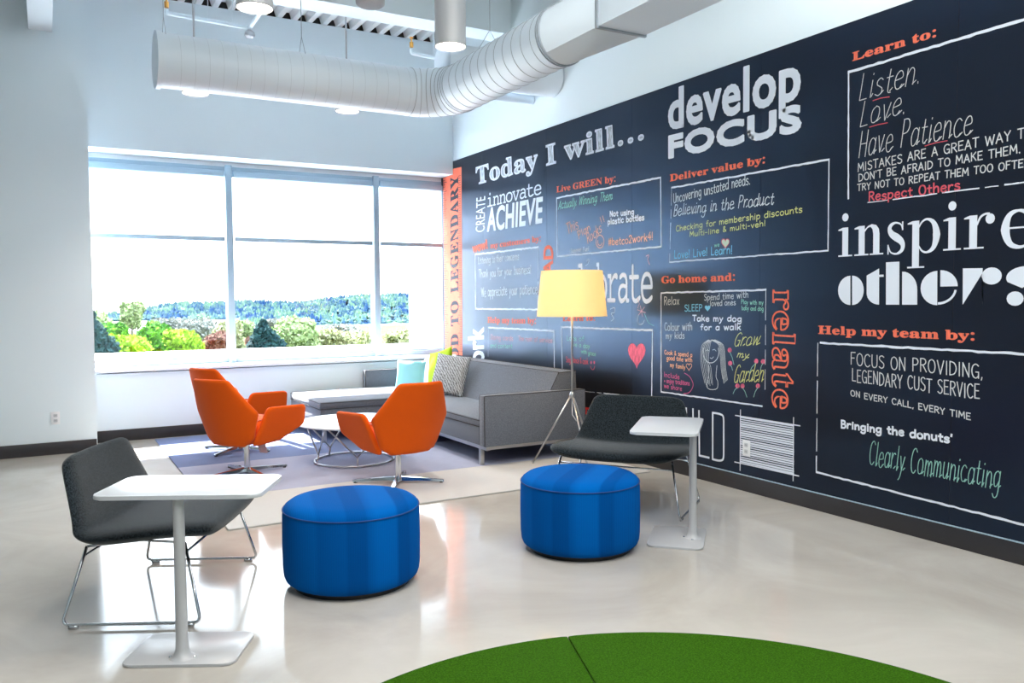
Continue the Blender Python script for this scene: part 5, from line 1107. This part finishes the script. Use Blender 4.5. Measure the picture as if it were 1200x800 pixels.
def vstroke(p):
    P = [Vector(q[:2]) for q in p]; pts = catmull([tuple(q[:2]) for q in p], 4); n = len(pts); A = []; B = []
    for i in range(n):
        t = Vector(pts[min(i + 1, n - 1)]) - Vector(pts[max(i - 1, 0)]); t.normalize(); nn = Vector((-t.y, t.x)); f = i / 4; k = min(int(f), len(p) - 2); w_ = p[k][2] + (p[k + 1][2] - p[k][2]) * (f - k)
        A.append(tuple(Vector(pts[i]) + nn * w_ / 2)); B.append(tuple(Vector(pts[i]) - nn * w_ / 2))
    return A + B[::-1]
def didone(e):
    rc = lambda a, b, c, d: [(a, b), (c, b), (c, d), (a, d)]
    flag = [(0, 94), (0, 90), (19, 90), (19, 100)]
    I = [rc(18, 0, 44, 100), rc(0, 0, 62, 5), flag, arcp(31, 135, 14, 14, 0, 360, 22)[:-1]]
    N_ = [rc(18, 0, 44, 100), rc(0, 0, 60, 5), flag, [(43, 86), (58, 98), (74, 103), (92, 99), (103, 86), (106, 70), (106, 0), (80, 0), (80, 70), (77, 86), (68, 95), (56, 91), (43, 77)], rc(66, 0, 122, 5)]
    S_ = [vstroke([(68, 78, 4), (62, 93, 5), (42, 100, 6), (24, 94, 12), (17, 80, 16), (26, 64, 22), (45, 52, 26), (62, 40, 22), (70, 24, 16), (64, 8, 12), (44, -1, 6), (22, 5, 5), (13, 24, 4)]), rc(66, 74, 71, 102), rc(9, -2, 14, 30)]
    P_ = [rc(18, -50, 44, 100), rc(0, -50, 64, -45), flag, vstroke([(42, 78, 5), (56, 96, 6), (76, 102, 7), (98, 88, 16), (108, 52, 27), (98, 14, 16), (76, -1, 7), (56, 3, 6), (42, 20, 5)])]
    R2 = [rc(18, 0, 44, 100), rc(0, 0, 66, 5), flag, vstroke([(43, 70, 5), (54, 92, 7), (70, 101, 6), (84, 100, 8)]), arcp(86, 86, 15, 15, 0, 360, 20)[:-1]]
    E_ = [vstroke([(108, 22, 4), (92, 6, 6), (66, -2, 9), (36, 10, 18), (22, 50, 28), (34, 90, 16), (62, 102, 7), (88, 92, 14), (102, 62, 18), (104, 54, 10)]), rc(24, 51, 104, 56)]
    x = 0; L = []
    for g, ad in ((I, 72), (N_, 130), (S_, 88), (P_, 132), (I, 72), (R2, 112), (E_, 0)):
        L += [[(px + x, py) for px, py in l] for l in g]; x += ad
    O, U, V = frame2(e); W_ = x + 110; bmx = [[O + U * (px / W_) + V * (py / 150) for px, py in l] for l in L]; return bmx
for T in TEXTS:
    fnt, text = T[0], T[1]; e = T[2:8]; col, wd = T[8], T[9]
    if fnt in 'HC' : hand(text, e, wd, col, fnt == 'C'); continue
    if fnt == 'R':
        if text == 'inspire': lo = glyphs(text, e, 'B', -4, 110, 1.2)
        else: lo = glyphs(text, e, 'B', 2, 85, 1.17)
        bm = polyfill(lo)
        if text != 'inspire':
            for l in lo: ribbon(bm, l + [l[0]], .0035 if e[0] > 6 else .005)
        done(bm, 'printed_heading', col)
    elif fnt == 'M': done(polyfill(glyphs(text, e, 'M', -30, 110, 1.12)), 'printed_word', col)
    elif fnt == 'K':
        lo = glyphs(text, e, 'B', 2, 95, 1.14); done(polyfill(lo), 'printed_heading', col); bm = bmesh.new()
        for l in lo: ribbon(bm, l + [l[0]], .017, TH - .0004)
        done(bm, 'letter_outline', 'white')
    elif fnt == 'O':
        lo = glyphs(text, e, 'B', 6); bm = bmesh.new()
        for l in lo: ribbon(bm, l + [l[0]], wd, TH)
        done(bm, 'outlined_word', col)
    elif fnt == 'D':
        bm = bmesh.new()
        for l in didone(e):
            k_ = k_ + .00008 if bm.faces else 0; b2 = polyfill([l], TH - k_); me = bpy.data.meshes.new('t'); b2.to_mesh(me); b2.free(); bm.from_mesh(me); bpy.data.meshes.remove(me)
        done(bm, 'printed_word', col)
    elif fnt == 'X': done(polyfill(others(e)), 'printed_word', col)
    elif fnt == 'L':
        lo = glyphs(text, e, 'B', 22, 130); bm = polyfill(lo, TH - .0008)
        for l in lo: ribbon(bm, l + [l[0]], .012, TH - .0008)
        done(bm, 'printed_word', col)
    else: done(sans(text, e, wd if fnt == 'S' else 0), 'printed_word', col)
dood = {}
for pts, wd, col, rough, dash in LINES:
    P = [Vector((pts[i], pts[i + 1])) for i in range(0, len(pts), 2)]
    if not rough:
        bm = dood.setdefault(col, bmesh.new()); q = catmull([tuple(p) for p in P]) if len(P) > 3 else P
        ribbon(bm, q, wd); continue
    bm = bmesh.new(); a, b = P[0], P[-1]; n = max(6, int((b - a).length / .035)); pts2 = [a.lerp(b, i / n) + Vector((0, random.uniform(-.15, .15) * wd)) for i in range(n + 1)]
    if dash:
        i = 0
        while i < n: k = random.choice((2, 3, 4, 6)); ribbon(bm, pts2[i:min(i + k + 1, n + 1)], wd * random.uniform(.45, .9), ragged=.4); i += k + random.choice((0, 1, 1))
    else: ribbon(bm, pts2, wd, ragged=.28)
    done(bm, 'chalk_border', col)
for col, bm in dood.items(): done(bm, 'chalk_drawing', col)
for pts, col in FILLS:
    done(polyfill([[(pts[i], pts[i + 1]) for i in range(0, len(pts), 2)]]), 'chalk_fill', col)
# tape-measure strip with ticks, running up beside the window
tp = [(9.640, .75), (9.132, .75), (9.105, 3.057), (9.35, 3.068), (9.35, 2.995), (9.640, 2.995)]
tb = done(polyfill([tp], TH - .0002), 'measuring_tape_print', 'coral')
bm = bmesh.new(); z = .80; i = 0
while z < 2.98:
    ln = .06 if i % 4 else .11
    ribbon(bm, [(9.640, z), (9.640 - ln, z)], .006, TH - .0008); ribbon(bm, [(9.13, z), (9.13 + ln, z)], .006, TH - .0008); z += .028; i += 1
done(bm, 'tape_ticks', 'navy')
